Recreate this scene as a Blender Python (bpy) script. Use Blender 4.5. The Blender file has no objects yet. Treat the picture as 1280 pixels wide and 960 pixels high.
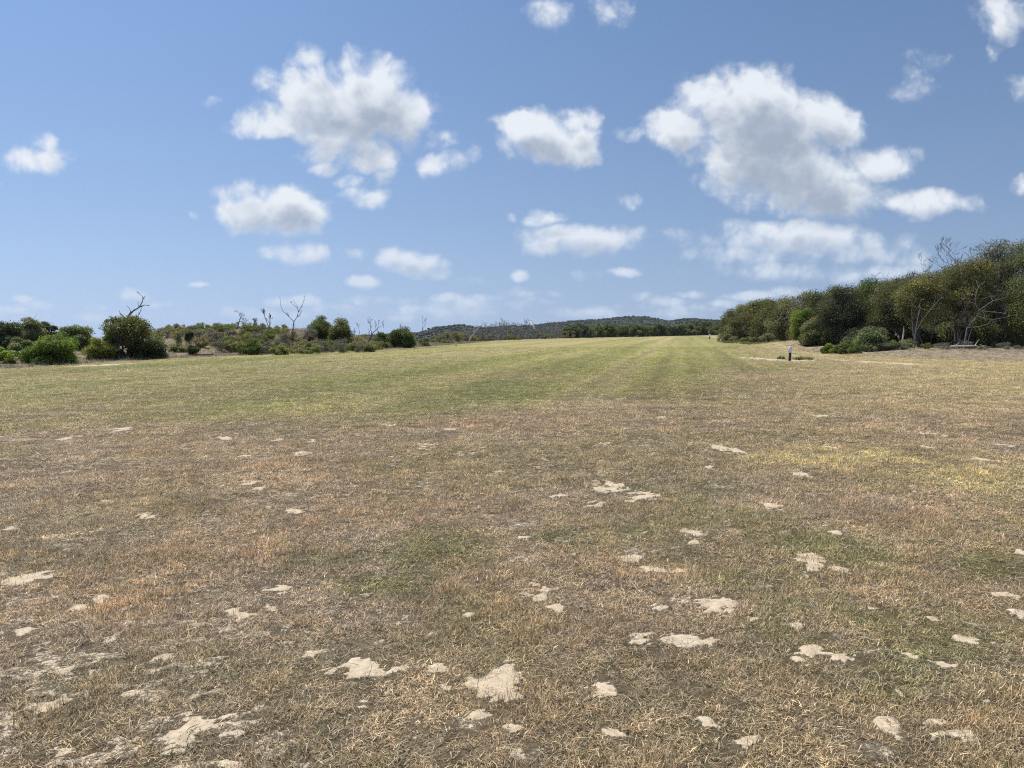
import bpy, math, random
import numpy as np

C = bpy.context.scene.collection
F = 924.0                       # focal length in pixels of the 1280 px wide photograph
PITCH = math.atan(55 / F)
EYE = 1.6
SLOPE = 0.0119
SUN_EL, SUN_AZ = 62.0, -38.0    # azimuth measured from +Y towards +X

# ------------------------------------------------------------------ helpers
def unproj(px, py):
    u = (np.asarray(px, float) - 640) / F; v = (480 - np.asarray(py, float)) / F
    dy = math.cos(PITCH) + v * math.sin(PITCH)
    return u / dy, (-math.sin(PITCH) + v * math.cos(PITCH)) / dy      # X/Y, (Z-eye)/Y

def on_plane(px, py):
    a, b = unproj(px, py)
    y = EYE / (SLOPE - b)
    return a * y, y

def px_of(x, y):
    """where a point of the strip would sit, used only to read distances off my sketch map"""
    z = SLOPE * y - EYE
    cy, sy = math.cos(PITCH), math.sin(PITCH)
    d = y * cy - z * sy; up = y * sy + z * cy
    d = np.maximum(d, 0.3)
    return 640 + F * x / d, 480 - F * up / d

def hash2(ix, iy, seed):
    h = (ix.astype(np.int64) * 374761393 + iy.astype(np.int64) * 668265263 + seed * 974711) & 0x7fffffff
    h = ((h ^ (h >> 13)) * 1274126177) & 0x7fffffff
    h = (h ^ (h >> 16))
    return (h & 0xffff) / 65535.0

def vnoise(x, y, seed=0):
    ix, iy = np.floor(x), np.floor(y)
    fx, fy = x - ix, y - iy
    fx = fx * fx * (3 - 2 * fx); fy = fy * fy * (3 - 2 * fy)
    a = hash2(ix, iy, seed); b = hash2(ix + 1, iy, seed)
    c = hash2(ix, iy + 1, seed); d = hash2(ix + 1, iy + 1, seed)
    return (a + (b - a) * fx) * (1 - fy) + (c + (d - c) * fx) * fy

def fbm(x, y, oct=4, seed=0):
    s = 0; a = 1; t = 0
    for i in range(oct):
        s = s + a * vnoise(x + i * 17.3, y - i * 9.1, seed + i); t += a
        x = (x * 0.8 - y * 0.6) * 2.03; y = (x * 0.6 + y * 0.8) if False else y * 2.03
        a *= 0.5
    return s / t

def sstep(a, b, x):
    t = np.clip((x - a) / (b - a), 0, 1)
    return t * t * (3 - 2 * t)

def link(o, parent=None):
    C.objects.link(o)
    if parent is not None: o.parent = parent
    return o

def tag(o, label=None, cat=None, group=None, kind=None):
    if label: o['label'] = label
    if cat: o['category'] = cat
    if group: o['group'] = group
    if kind: o['kind'] = kind
    return o

def mesh_np(name, V, faces, mat, attrs=None, smooth=False):
    """V (n,3); faces: list of (m,k) arrays"""
    me = bpy.data.meshes.new(name)
    V = np.asarray(V, np.float32)
    me.vertices.add(len(V)); me.vertices.foreach_set('co', V.ravel())
    loops = np.concatenate([f.ravel() for f in faces]).astype(np.int32)
    tot = np.concatenate([np.full(len(f), f.shape[1], np.int32) for f in faces])
    start = np.concatenate([[0], np.cumsum(tot)[:-1]]).astype(np.int32)
    me.loops.add(len(loops)); me.loops.foreach_set('vertex_index', loops)
    me.polygons.add(len(tot)); me.polygons.foreach_set('loop_start', start)
    if smooth: me.polygons.foreach_set('use_smooth', np.ones(len(tot), bool))
    for k, a in (attrs or {}).items():
        a = np.asarray(a, np.float32)
        if a.ndim == 1:
            at = me.attributes.new(k, 'FLOAT', 'POINT'); at.data.foreach_set('value', a)
        else:
            a4 = np.ones((len(a), 4), np.float32); a4[:, :3] = a
            at = me.attributes.new(k, 'FLOAT_COLOR', 'POINT'); at.data.foreach_set('color', a4.ravel())
    me.update(calc_edges=True)
    if mat: me.materials.append(mat)
    return me

def obj(name, me, parent=None, loc=None):
    o = bpy.data.objects.new(name, me)
    if loc is not None: o.location = loc
    return link(o, parent)

def empty(name, loc):
    o = bpy.data.objects.new(name, None); o.location = loc
    o.empty_display_size = 0.3
    return link(o)

# ------------------------------------------------------------------ materials
def new_mat(name):
    m = bpy.data.materials.new(name); m.use_nodes = True
    nt = m.node_tree; nt.nodes.clear()
    out = nt.nodes.new('ShaderNodeOutputMaterial')
    return m, nt, out

def N(nt, t, **kw):
    n = nt.nodes.new(t)
    for k, v in kw.items():
        if k.startswith('i_'):
            key = k[2:]
            key = int(key) if key.isdigit() else key.replace('_', ' ')
            n.inputs[key].default_value = v
        else: setattr(n, k, v)
    return n

def mathn(nt, op, a, b=None, c=None, clamp=False):
    n = nt.nodes.new('ShaderNodeMath'); n.operation = op; n.use_clamp = clamp
    for i, v in enumerate((a, b, c)):
        if v is None: continue
        if isinstance(v, (int, float)): n.inputs[i].default_value = v
        else: nt.links.new(v, n.inputs[i])
    return n.outputs[0]

def mixc(nt, fac, a, b, mode='MIX'):
    n = nt.nodes.new('ShaderNodeMix'); n.data_type = 'RGBA'; n.blend_type = mode
    for i, v in ((0, fac), (6, a), (7, b)):
        if isinstance(v, (int, float)): n.inputs[i].default_value = v
        elif isinstance(v, tuple): n.inputs[i].default_value = (*v, 1)[:4]
        else: nt.links.new(v, n.inputs[i])
    return n.outputs[2]

def leaf_mat(name, transl=0.3, gloss=0.25):
    m, nt, out = new_mat(name)
    at = N(nt, 'ShaderNodeAttribute', attribute_name='tone')
    d = N(nt, 'ShaderNodeBsdfPrincipled', i_Roughness=0.5)
    d.inputs['Specular IOR Level'].default_value = gloss
    t = N(nt, 'ShaderNodeBsdfTranslucent')
    mx = N(nt, 'ShaderNodeMixShader', i_0=transl)
    nt.links.new(at.outputs['Color'], d.inputs['Base Color'])
    c2 = mixc(nt, 1.0, at.outputs['Color'], (1.25, 1.3, 0.6), 'MULTIPLY')
    nt.links.new(c2, t.inputs['Color'])
    nt.links.new(d.outputs[0], mx.inputs[1]); nt.links.new(t.outputs[0], mx.inputs[2])
    nt.links.new(mx.outputs[0], out.inputs[0])
    return m
M_LEAF = leaf_mat('foliage', .38)

def bark_mat(name, c0, c1, scale=9):
    m, nt, out = new_mat(name)
    geo = N(nt, 'ShaderNodeNewGeometry')
    nz = N(nt, 'ShaderNodeTexNoise', i_Scale=scale, i_Detail=5.0)
    nt.links.new(geo.outputs['Position'], nz.inputs['Vector'])
    f = mathn(nt, 'MULTIPLY_ADD', nz.outputs[0], 3.0, -1.0, True)
    col = mixc(nt, f, c0, c1)
    b = N(nt, 'ShaderNodeBsdfPrincipled', i_Roughness=0.85)
    bp = N(nt, 'ShaderNodeBump', i_Strength=0.5, i_Distance=0.02)
    nt.links.new(nz.outputs[0], bp.inputs['Height']); nt.links.new(bp.outputs[0], b.inputs['Normal'])
    nt.links.new(col, b.inputs['Base Color']); nt.links.new(b.outputs[0], out.inputs[0])
    return m
M_BARK = bark_mat('bark', (0.05, 0.04, 0.032), (0.13, 0.11, 0.09))
M_GREY = bark_mat('dead_grey_wood', (0.13, 0.115, 0.10), (0.27, 0.25, 0.225))
M_DARKSNAG = bark_mat('weathered_dark_wood', (0.055, 0.047, 0.04), (0.14, 0.12, 0.105))
M_PALE = bark_mat('bleached_wood', (0.42, 0.38, 0.33), (0.68, 0.64, 0.58))
M_BURNT = bark_mat('charred_wood', (0.02, 0.016, 0.013), (0.07, 0.045, 0.035))

def paint_mat(name, c, dirt, rough=0.55):
    m, nt, out = new_mat(name)
    geo = N(nt, 'ShaderNodeNewGeometry')
    nz = N(nt, 'ShaderNodeTexNoise', i_Scale=11.0, i_Detail=6.0)
    nt.links.new(geo.outputs['Position'], nz.inputs['Vector'])
    f = mathn(nt, 'MULTIPLY_ADD', nz.outputs[0], 4.0, -2.0, True)
    b = N(nt, 'ShaderNodeBsdfPrincipled', i_Roughness=rough)
    nt.links.new(mixc(nt, f, c, dirt), b.inputs['Base Color'])
    nt.links.new(b.outputs[0], out.inputs[0])
    return m
M_WHITE = paint_mat('white_paint', (0.8, 0.8, 0.78), (0.62, 0.6, 0.55))
M_BLACK = paint_mat('black_post_paint', (0.022, 0.02, 0.02), (0.05, 0.042, 0.036))
M_CLOTH = paint_mat('windsock_fabric', (0.82, 0.83, 0.85), (0.74, 0.75, 0.78), 0.8)
_nt = M_CLOTH.node_tree; _t = _nt.nodes.new('ShaderNodeBsdfTranslucent'); _t.inputs[0].default_value = (.85, .86, .88, 1)
_m = _nt.nodes.new('ShaderNodeMixShader'); _m.inputs[0].default_value = .5
_b = [n_ for n_ in _nt.nodes if n_.type == 'BSDF_PRINCIPLED'][0]; _o = [n_ for n_ in _nt.nodes if n_.type == 'OUTPUT_MATERIAL'][0]
_nt.links.new(_b.outputs[0], _m.inputs[1]); _nt.links.new(_t.outputs[0], _m.inputs[2]); _nt.links.new(_m.outputs[0], _o.inputs[0])
M_STEEL = paint_mat('galvanised_steel', (0.32, 0.33, 0.34), (0.2, 0.2, 0.2), 0.45)
M_ROOF = paint_mat('dark_roof_sheet', (0.03, 0.035, 0.03), (0.06, 0.06, 0.055), 0.5)
M_WALL = paint_mat('pale_hut_wall', (0.5, 0.5, 0.46), (0.36, 0.36, 0.33), 0.7)
M_GLASS = paint_mat('dark_window', (0.03, 0.035, 0.04), (0.02, 0.02, 0.025), 0.15)

# ------------------------------------------------------------------ terrain
EY = np.array([-60, 0, 30.8, 42, 50, 57, 74, 105, 140, 164, 197, 250, 296, 380, 2000.])
EX = np.array([-45, -29, -21.6, -20.4, -17.0, -13.2, -9.0, -4.6, 6.0, 14, 33, 60, 82, 130, 900.])
RY = np.array([-60, 20, 34, 41, 47, 60, 92, 114, 200, 2000.])
RX = np.array([60, 36, 27, 22.0, 19.5, 21, 29.5, 34, 110, 1500.])
def left_out(x, y): return (np.interp(y, EY, EX) - x)          # > 0 outside the mown strip on the left
def right_out(x, y): return (x - np.interp(y, RY, RX))

def terrain(x, y):
    x = np.asarray(x, float); y = np.asarray(y, float)
    z = SLOPE * np.clip(y, -60, 300)
    e = left_out(x, y)
    ang = 640 + F * x / np.maximum(y, 5)
    A = np.interp(ang, [-300, 0, 150, 210, 300, 400, 450, 530, 600], [.5, .45, .5, 1.25, 1.65, 1.5, .8, .25, 0])
    bump = sstep(1.0, 11.0, e) * (1 - 0.8 * sstep(14, 30, e))
    near = sstep(20, 30, y) * (1 - sstep(95, 120, y))
    z = z + A * bump * near * (0.85 + 0.35 * fbm(x * .25, y * .25, 3, 5))
    far = sstep(85, 120, y)
    z = z - far * np.clip((e - 3) * .05, 0, 9)
    z = z - np.clip((y - 290) * .03, 0, 9)
    r = right_out(x, y)
    mx, my = 27.0, 68.0
    z = z + 0.75 * np.exp(-((x - mx) / 4.5) ** 2 - ((y - my) / 7.0) ** 2)
    z = z + 0.35 * sstep(1, 9, r) * sstep(20, 35, y) * (1 - sstep(110, 160, y))
    und = (fbm(x * .13, y * .13, 3, 11) - .5) * .10 * sstep(6, 30, np.hypot(x, y))
    und = und + (fbm(x * 1.3, y * 1.3, 3, 12) - .5) * .035
    rough = np.maximum(sstep(0, 3, e), sstep(0, 3, r) * .4) * (fbm(x * 1.1, y * 1.1, 3, 13) - .5) * .35
    dist = np.hypot(x, y)
    rough = rough * (1 - sstep(150, 250, dist))
    return z + und * (1 - sstep(150, 250, dist)) + rough

# bare sand patches: read off the photograph, (px, py, half width, half height)
PATCH = [(238,915,46,20),(215,925,22,10),(70,950,18,9),(306,768,27,9),(40,722,22,8),(606,862,48,17),(630,845,26,12),(458,834,38,13),(770,862,30,10),
 (650,915,18,6),(843,806,40,8),(900,760,32,10),(935,772,20,7),(1020,705,18,10),(1045,712,12,6),(1108,912,14,14),(1185,920,26,8),
 (1170,905,14,6),(995,786,10,7),(1015,818,16,9),(1050,828,16,7),(935,928,16,7),(545,838,14,6),(210,823,14,5),(75,838,16,8),(60,885,24,8),
 (350,735,18,6),(130,748,10,5),(195,748,12,4),(660,738,26,8),(680,748,14,6),(650,672,14,3),(762,610,22,6),(745,632,14,4),(803,622,18,7),
 (700,621,16,2.5),(865,665,14,5),(838,655,7,3),(868,678,7,4),(964,634,20,5),(998,594,16,4),(1048,668,10,4),(898,560,10,3),(920,563,12,3),
 (882,583,10,3),(752,555,10,3),(535,558,12,3),(490,571,9,2.5),(376,567,10,3),(370,641,14,3),(182,646,11,3),(152,537,12,3),(88,548,10,2.5),
 (72,597,9,2.5),(5,545,8,2.5),(278,547,10,3),(345,551,8,2.5),(387,552,7,2),(305,604,14,3),(322,611,8,2),(305,571,7,2),(130,626,6,2),
 (482,531,9,1.6),(560,537,9,1.6),(825,522,8,1.6),(1028,521,12,2),(1165,543,14,2.5),(1160,560,9,3),(1255,557,10,3.5),(1220,573,14,3),
 (1148,617,6,3),(1270,765,14,8),(1272,690,9,5),(1255,745,16,5),(1165,775,9,4),(1205,800,14,5),(1140,823,12,5),(1175,835,14,5),
 (1125,870,8,4),(820,760,14,5),(790,700,16,5),(815,712,14,4),(850,715,10,4),(695,760,10,5),(480,800,8,4),(390,815,8,6),(100,760,10,4),
 (945,448,16,1.5),(965,449.5,14,1.4),(985,451,8,1.3),(1006,450,8,1.2),(1125,455,22,1.4),(1085,453,14,1.1),(1045,450.5,8,.8),(1000,451,7,.8),(135,456,18,1.6),(108,457,8,1.2),(455,437,9,.9),
 (645,945,10,6),(290,957,14,6),(1000,830,10,5),(510,900,8,4),(600,900,16,5),(15,660,8,4),(240,770,8,3),(1090,760,8,3),(1040,560,7,2),(625,590,5,2),
 (1235,880,12,5),(880,900,12,4),(770,915,12,5),(450,880,10,4),(330,870,10,4),(170,870,12,4),(30,790,10,5),(140,800,8,4),(585,770,8,4)]
def sand_field(x, y):
    wx = (fbm(x * 5.0, y * 5.0, 4, 21) - .5); wy = (fbm(x * 5.0 + 40, y * 5.0, 4, 22) - .5)
    s = np.full(x.shape, -1.0)
    for (px, py, rw, rh) in PATCH:
        cx, cy = on_plane(px, py)
        x0, _ = on_plane(px - rw, py); rx = abs(cx - x0)
        _, y1 = on_plane(px, py - rh); _, y0 = on_plane(px, py + rh); ry = max(abs(y1 - y0) / 2, .04)
        near = (np.abs(x - cx) < 2.2 * rx + .3) & (np.abs(y - cy) < 2.2 * ry + .3)
        if not near.any(): continue
        xx = x[near] + wx[near] * min(.5, rx * 1.5); yy = y[near] + wy[near] * min(1.2, ry * 1.5)
        f = 1 - np.sqrt(((xx - cx) / rx) ** 2 + ((yy - cy) / ry) ** 2)
        s[near] = np.maximum(s[near], f)
    n = fbm(x * 14.0, y * 14.0, 4, 23) * .6 + fbm(x * 45.0, y * 45.0, 2, 26) * .4
    s = np.where(s > -.9, s + (n - .5) * 3.1 + .32, s)
    # grass islands inside the larger scrapes
    s = s - 1.0 * sstep(.55, .68, fbm(x * 8.0, y * 8.0, 3, 27)) * (s > -.9)
    # small crumbs of sand showing all over the near turf, more of them in loose drifts
    drift = fbm(x * .55, y * .55, 3, 24)
    tiny = fbm(x * 5.5, y * 5.5, 3, 25)
    crumbs = sstep(.675, .77, tiny + (drift - .5) * .3) * .58
    fleck = sstep(.70, .80, fbm(x * 13.0, y * 11.0, 2, 28) + (drift - .5) * .5) * .62
    crumbs = np.maximum(crumbs, fleck) * (1 - sstep(10, 17, y))
    return np.clip(np.maximum(sstep(-.15, .75, s), crumbs), 0, 1)

def zones(x, y):
    px, py = px_of(x, y)
    w = (fbm(x * .35, y * .2, 4, 31) - .5); w2 = (fbm(x * 2.4, y * 1.6, 4, 33) - .5) * .6 + w * .4
    # green mown part: lies beyond a line that runs further off to the right
    line = np.interp(px, [-400, 0, 300, 480, 700, 900, 1000, 1280, 1700], [540, 528, 508, 520, 498, 480, 440, 424, 420])
    green = sstep(-34, 26, (line - py) + w * 70 + w2 * 50)
    green = green * (1 - .45 * sstep(860, 1000, px))
    def blob(cx, cy, rx, ry, k=2.2):
        return np.clip(.55 * k * (1 - ((px - cx) / rx) ** 2 - ((py - cy) / ry) ** 2) + w2 * 5.0, 0, 1)
    clover = np.maximum.reduce([blob(545, 690, 85, 34), blob(470, 735, 60, 24), blob(1250, 705, 60, 28), blob(700, 672, 26, 12),
                                blob(20, 570, 60, 10) * .4, blob(410, 700, 60, 14) * .5])
    gpatch = np.maximum.reduce([blob(1060, 780, 180, 90) * .7, blob(830, 660, 150, 60) * .45, blob(1000, 700, 160, 70) * .6, blob(620, 800, 120, 60) * .3])
    tan = np.maximum.reduce([blob(1190, 598, 170, 34, 1.6), blob(1080, 570, 130, 16, 1.6), sstep(860, 1150, px) * sstep(530, 485, py) * .75])
    red = np.maximum.reduce([blob(600, 528, 160, 14) * .8, blob(1140, 650, 90, 26) * .7, blob(450, 620, 100, 30) * .5, blob(1230, 740, 80, 30) * .5,
                             blob(150, 600, 200, 40) * .35])
    e, r = left_out(x, y), right_out(x, y)
    litter = np.clip(np.maximum(sstep(-.6, .9, e + w * 3), sstep(1.2, 4.0, r + w * 3)), 0, 1)
    return green, clover, gpatch, tan, red, litter

def lerp(a, b, t): return a + (np.asarray(b)[None, :] - a) * t[:, None]
def albedo(x, y):
    green, clover, gpatch, tan, red, litter = zones(x, y)
    n1 = fbm(x * .9, y * .9, 4, 41); n2 = fbm(x * 3.1, y * 3.1, 3, 42); n3 = fbm(x * .22, y * .22, 3, 43)
    c = np.tile(np.array([.39, .290, .175]), (len(x), 1))
    c = lerp(c, (.32, .258, .178), sstep(.45, .72, n1) * .6); c = lerp(c, (.27, .245, .11), sstep(.5, .75, fbm(x * .6, y * .6, 3, 48)) * .25)                # greyer, older thatch
    c = lerp(c, (.375, .29, .18), sstep(.52, .8, n2) * .5)
    c = lerp(c, (.26, .22, .085), sstep(.5, .7, n3) * .35)
    c = lerp(c, (.35, .235, .14), red * .5)
    c = lerp(c, (.47, .38, .185), tan * .85)
    # mowing runs: lines along the strip
    a = math.radians(12.8)
    t = x * math.cos(a) - y * math.sin(a)
    t = t + (fbm(x * .05, y * .05, 2, 44) - .5) * 1.5
    st = fbm(t * .75, y * .006, 3, 45) * .6 + vnoise(t * .34, y * .004, 49) * .4
    st2 = vnoise(t * 2.3, y * .02, 46)
    g = np.tile(np.array([.315, .295, .092]), (len(x), 1))
    g = lerp(g, (.39, .33, .145), sstep(.46, .62, st) * .8)
    g = lerp(g, (.215, .215, .075), sstep(.5, .68, 1 - st) * .5)
    g = lerp(g, (.37, .285, .14), sstep(.45, .75, n3) * .5)
    g = g * (1 + .34 * (st2 - .5))[:, None]
    c = c + (g * .93 - c) * green[:, None]
    c = lerp(c, (.20, .215, .065), gpatch * (.35 + .4 * sstep(.4, .7, n2)))
    c = lerp(c, (.20, .185, .07), clover * .6)
    c = lerp(c, (.285, .225, .155), litter * .85)
    c = c * (0.88 + .26 * fbm(x * 1.7, y * 1.7, 3, 47))[:, None]
    return c * 1.12

def grow(lo, step, a, k, hi):
    out = [lo]
    while out[-1] < hi: out.append(out[-1] + max(step, (out[-1] - a) * k))
    return out
ys = np.array(grow(1.6, .022, 0, .0065, 420.)); ysf = np.array(grow(ys[-1] * 1.05, 20, 0, .12, 2400.))
yb = -np.array(grow(.2, .4, 0, .25, 500.))[::-1]
yy = np.concatenate([yb, np.arange(0.3, 1.55, .15), ys, ysf])
xs = np.array(grow(0, .028, 1.5, .0125, 330.)); xf = np.array(grow(xs[-1] * 1.06, 20, 0, .15, 2400.))
xh = np.concatenate([xs, xf]); xx = np.concatenate([-xh[:0:-1], xh])
GX, GY = np.meshgrid(xx, yy)
gx, gy = GX.ravel(), GY.ravel()
gz = terrain(gx, gy)
smask = (gy < 110) & (gy > 0) & (np.abs(gx) < 70)
sand = np.zeros(len(gx)); sand[smask] = sand_field(gx[smask], gy[smask])
gz += sand * (.008 + .0005 * gy) * (gy < 60)
nx, ny = len(xx), len(yy)
idx = np.arange(nx * ny).reshape(ny, nx)
quads = np.stack([idx[:-1, :-1], idx[:-1, 1:], idx[1:, 1:], idx[1:, :-1]], -1).reshape(-1, 4)
gcol = albedo(gx, gy) * (.38 + .62 * sstep(8, 60, np.hypot(gx, gy)))[:, None]      # soil and thatch, colour darkened nearby to deepen the shade between tufts

def ground_mat():
    m, nt, out = new_mat('field_ground')
    geo = N(nt, 'ShaderNodeNewGeometry')
    at = N(nt, 'ShaderNodeAttribute', attribute_name='soil')
    sa = N(nt, 'ShaderNodeAttribute', attribute_name='sand')
    P = geo.outputs['Position']
    def noise(scale, detail=4.0, rough=.55, vec=P):
        n = N(nt, 'ShaderNodeTexNoise', i_Scale=scale, i_Detail=detail, i_Roughness=rough)
        nt.links.new(vec, n.inputs['Vector']); return n.outputs[0]
    n_f = noise(60.0, 5.0, .7); n_m = noise(9.0, 4.0, .65); n_l = noise(2.2, 5.0, .7)
    base = at.outputs['Color']
    # thatch: dark gaps and pale straws at several sizes
    k = mathn(nt, 'MULTIPLY_ADD', n_f, 2.4, -.35, False)
    k2 = mathn(nt, 'MULTIPLY_ADD', n_m, 1.9, .05)
    k3 = mathn(nt, 'MULTIPLY_ADD', n_l, 1.1, .45)
    kk = mathn(nt, 'MULTIPLY', mathn(nt, 'MULTIPLY', k, k2), k3)
    kk = mathn(nt, 'MAXIMUM', kk, .22)
    sc = N(nt, 'ShaderNodeVectorMath', operation='SCALE'); nt.links.new(base, sc.inputs[0]); nt.links.new(kk, sc.inputs[3])
    # sand
    sn = noise(25.0, 6.0, .6); sn2 = noise(220.0, 2.0, .5)
    scol = mixc(nt, mathn(nt, 'MULTIPLY_ADD', sn, 2.4, -.7, True), (.42, .32, .20), (.66, .56, .40))
    scol = mixc(nt, mathn(nt, 'MULTIPLY', sn2, .25), scol, (.40, .32, .22))
    edge = mathn(nt, 'ADD', mathn(nt, 'MULTIPLY', noise(75.0, 4.0, .7), .5), mathn(nt, 'MULTIPLY', noise(20.0, 5.0, .7), .5))
    sf = mathn(nt, 'SUBTRACT', mathn(nt, 'ADD', sa.outputs['Fac'], mathn(nt, 'MULTIPLY', edge, 1.9)), 1.36)
    sf = mathn(nt, 'MULTIPLY', sf, 4.0, None, True)
    col = mixc(nt, sf, sc.outputs[0], scol)
    b = N(nt, 'ShaderNodeBsdfPrincipled', i_Roughness=0.9)
    b.inputs['Specular IOR Level'].default_value = .1
    h = mathn(nt, 'MULTIPLY_ADD', n_m, .6, mathn(nt, 'MULTIPLY', n_f, .3))
    h = mathn(nt, 'MULTIPLY', h, mathn(nt, 'MULTIPLY_ADD', sf, -.8, 1.0))
    bp = N(nt, 'ShaderNodeBump', i_Strength=0.9, i_Distance=0.04)
    nt.links.new(h, bp.inputs['Height']); nt.links.new(bp.outputs[0], b.inputs['Normal'])
    nt.links.new(col, b.inputs['Base Color']); nt.links.new(b.outputs[0], out.inputs[0])
    return m
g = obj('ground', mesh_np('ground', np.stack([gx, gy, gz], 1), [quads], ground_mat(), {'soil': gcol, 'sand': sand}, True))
tag(g, kind='structure')
del GX, GY, idx, quads

# ------------------------------------------------------------------ turf
rng = np.random.default_rng(7)
def tuft_mesh(name, nb, spread, hmin, hmax, width, flat, mat, seed, wide=0):
    r = np.random.default_rng(seed)
    th = r.uniform(0, 2 * math.pi, nb); rad = spread * np.sqrt(r.uniform(0, 1, nb))
    bx, by = rad * np.cos(th), rad * np.sin(th)
    L = r.uniform(hmin, hmax, nb)
    az = th * .4 + r.uniform(0, 2 * math.pi, nb)
    lean = r.uniform(.15, 1.0, nb) * flat
    w = width * r.uniform(.6, 1.3, nb)
    T = [0, .4, .75, 1.0]; V = []; 
    px, py, pz = bx, by, np.full(nb, -.004)
    side = np.stack([-np.sin(az), np.cos(az)], 1)
    tw = r.uniform(-1, 1, nb)
    for i, t in enumerate(T):
        if i:
            dl = L * (t - T[i - 1]); a = lean * (0.5 + 1.0 * t)
            a = np.minimum(a, 1.75)
            px = px + dl * np.sin(a) * np.cos(az); py = py + dl * np.sin(a) * np.sin(az); pz = pz + dl * np.cos(a)
            pz = np.maximum(pz, .002)
        ww = w * (1 - .25 * i) if i < 3 else w * 0
        if i < 3:
            V.append(np.stack([px - side[:, 0] * ww / 2, py - side[:, 1] * ww / 2, pz + tw * ww * .25], 1))
            V.append(np.stack([px + side[:, 0] * ww / 2, py + side[:, 1] * ww / 2, pz - tw * ww * .25], 1))
        else: V.append(np.stack([px, py, pz], 1))
    V = np.stack(V, 1).reshape(-1, 3)
    b = np.arange(nb)[:, None] * 7
    q = np.concatenate([b + np.array([[0, 1, 3, 2]]), b + np.array([[2, 3, 5, 4]])])
    t3 = b + np.array([[4, 5, 6]])
    return mesh_np(name, V, [q, t3], mat)

def blade_mat(name='dry_grass_blade', green=False):
    m, nt, out = new_mat(name)
    at = N(nt, 'ShaderNodeAttribute', attribute_name='soil', attribute_type='INSTANCER')
    geo = N(nt, 'ShaderNodeNewGeometry')
    ri = geo.outputs['Random Per Island']
    oi = N(nt, 'ShaderNodeObjectInfo')
    mixr = mathn(nt, 'FRACT', mathn(nt, 'ADD', ri, oi.outputs['Random']))
    cr = N(nt, 'ShaderNodeValToRGB')
    el = cr.color_ramp.elements
    el[0].position = 0; el[0].color = (.30, .27, .26, 1)
    el[1].position = 1; el[1].color = (2.5, 2.5, 2.55, 1)
    for p, c in ((.25, (.68, .63, .58)), (.5, (1.22, 1.19, 1.12)), (.75, (1.72, 1.70, 1.66))):
        e = el.new(p); e.color = (*c, 1)
    nt.links.new(mixr, cr.inputs[0])
    col = mixc(nt, 1.0, at.outputs['Color'], cr.outputs[0], 'MULTIPLY')
    # some tufts still hold green
    g = N(nt, 'ShaderNodeAttribute', attribute_name='live', attribute_type='INSTANCER')
    gr = mathn(nt, 'GREATER_THAN', g.outputs['Fac'], mathn(nt, 'FRACT', mathn(nt, 'MULTIPLY', mixr, 7.13)))
    gcol_ = mixc(nt, mixr, (.09, .13, .03), (.27, .30, .09))
    col = mixc(nt, mathn(nt, 'MULTIPLY', gr, .85), col, gcol_)
    b = N(nt, 'ShaderNodeBsdfPrincipled', i_Roughness=0.55)
    b.inputs['Specular IOR Level'].default_value = .25
    t = N(nt, 'ShaderNodeBsdfTranslucent'); mx = N(nt, 'ShaderNodeMixShader', i_0=.25)
    nt.links.new(col, b.inputs['Base Color']); nt.links.new(col, t.inputs['Color'])
    nt.links.new(b.outputs[0], mx.inputs[1]); nt.links.new(t.outputs[0], mx.inputs[2])
    nt.links.new(mx.outputs[0], out.inputs[0])
    return m
M_BLADE = blade_mat()
protos = bpy.data.collections.new('grass_tuft_shapes')
def proto(name, me):
    o = bpy.data.objects.new(name, me); protos.objects.link(o)
for i in range(9):       # a* upright clumps, flat thatch, mixed
    kind = i % 3
    if kind == 0: me = tuft_mesh('grass_tuft', 34, .05, .02, .05, .0031, 1.25, M_BLADE, 100 + i)
    elif kind == 1: me = tuft_mesh('grass_tuft', 44, .09, .02, .07, .0029, 1.85, M_BLADE, 100 + i)
    else: me = tuft_mesh('grass_tuft', 38, .07, .02, .05, .0032, 1.55, M_BLADE, 100 + i)
    proto('a%02d_tuft' % i, me)

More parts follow.
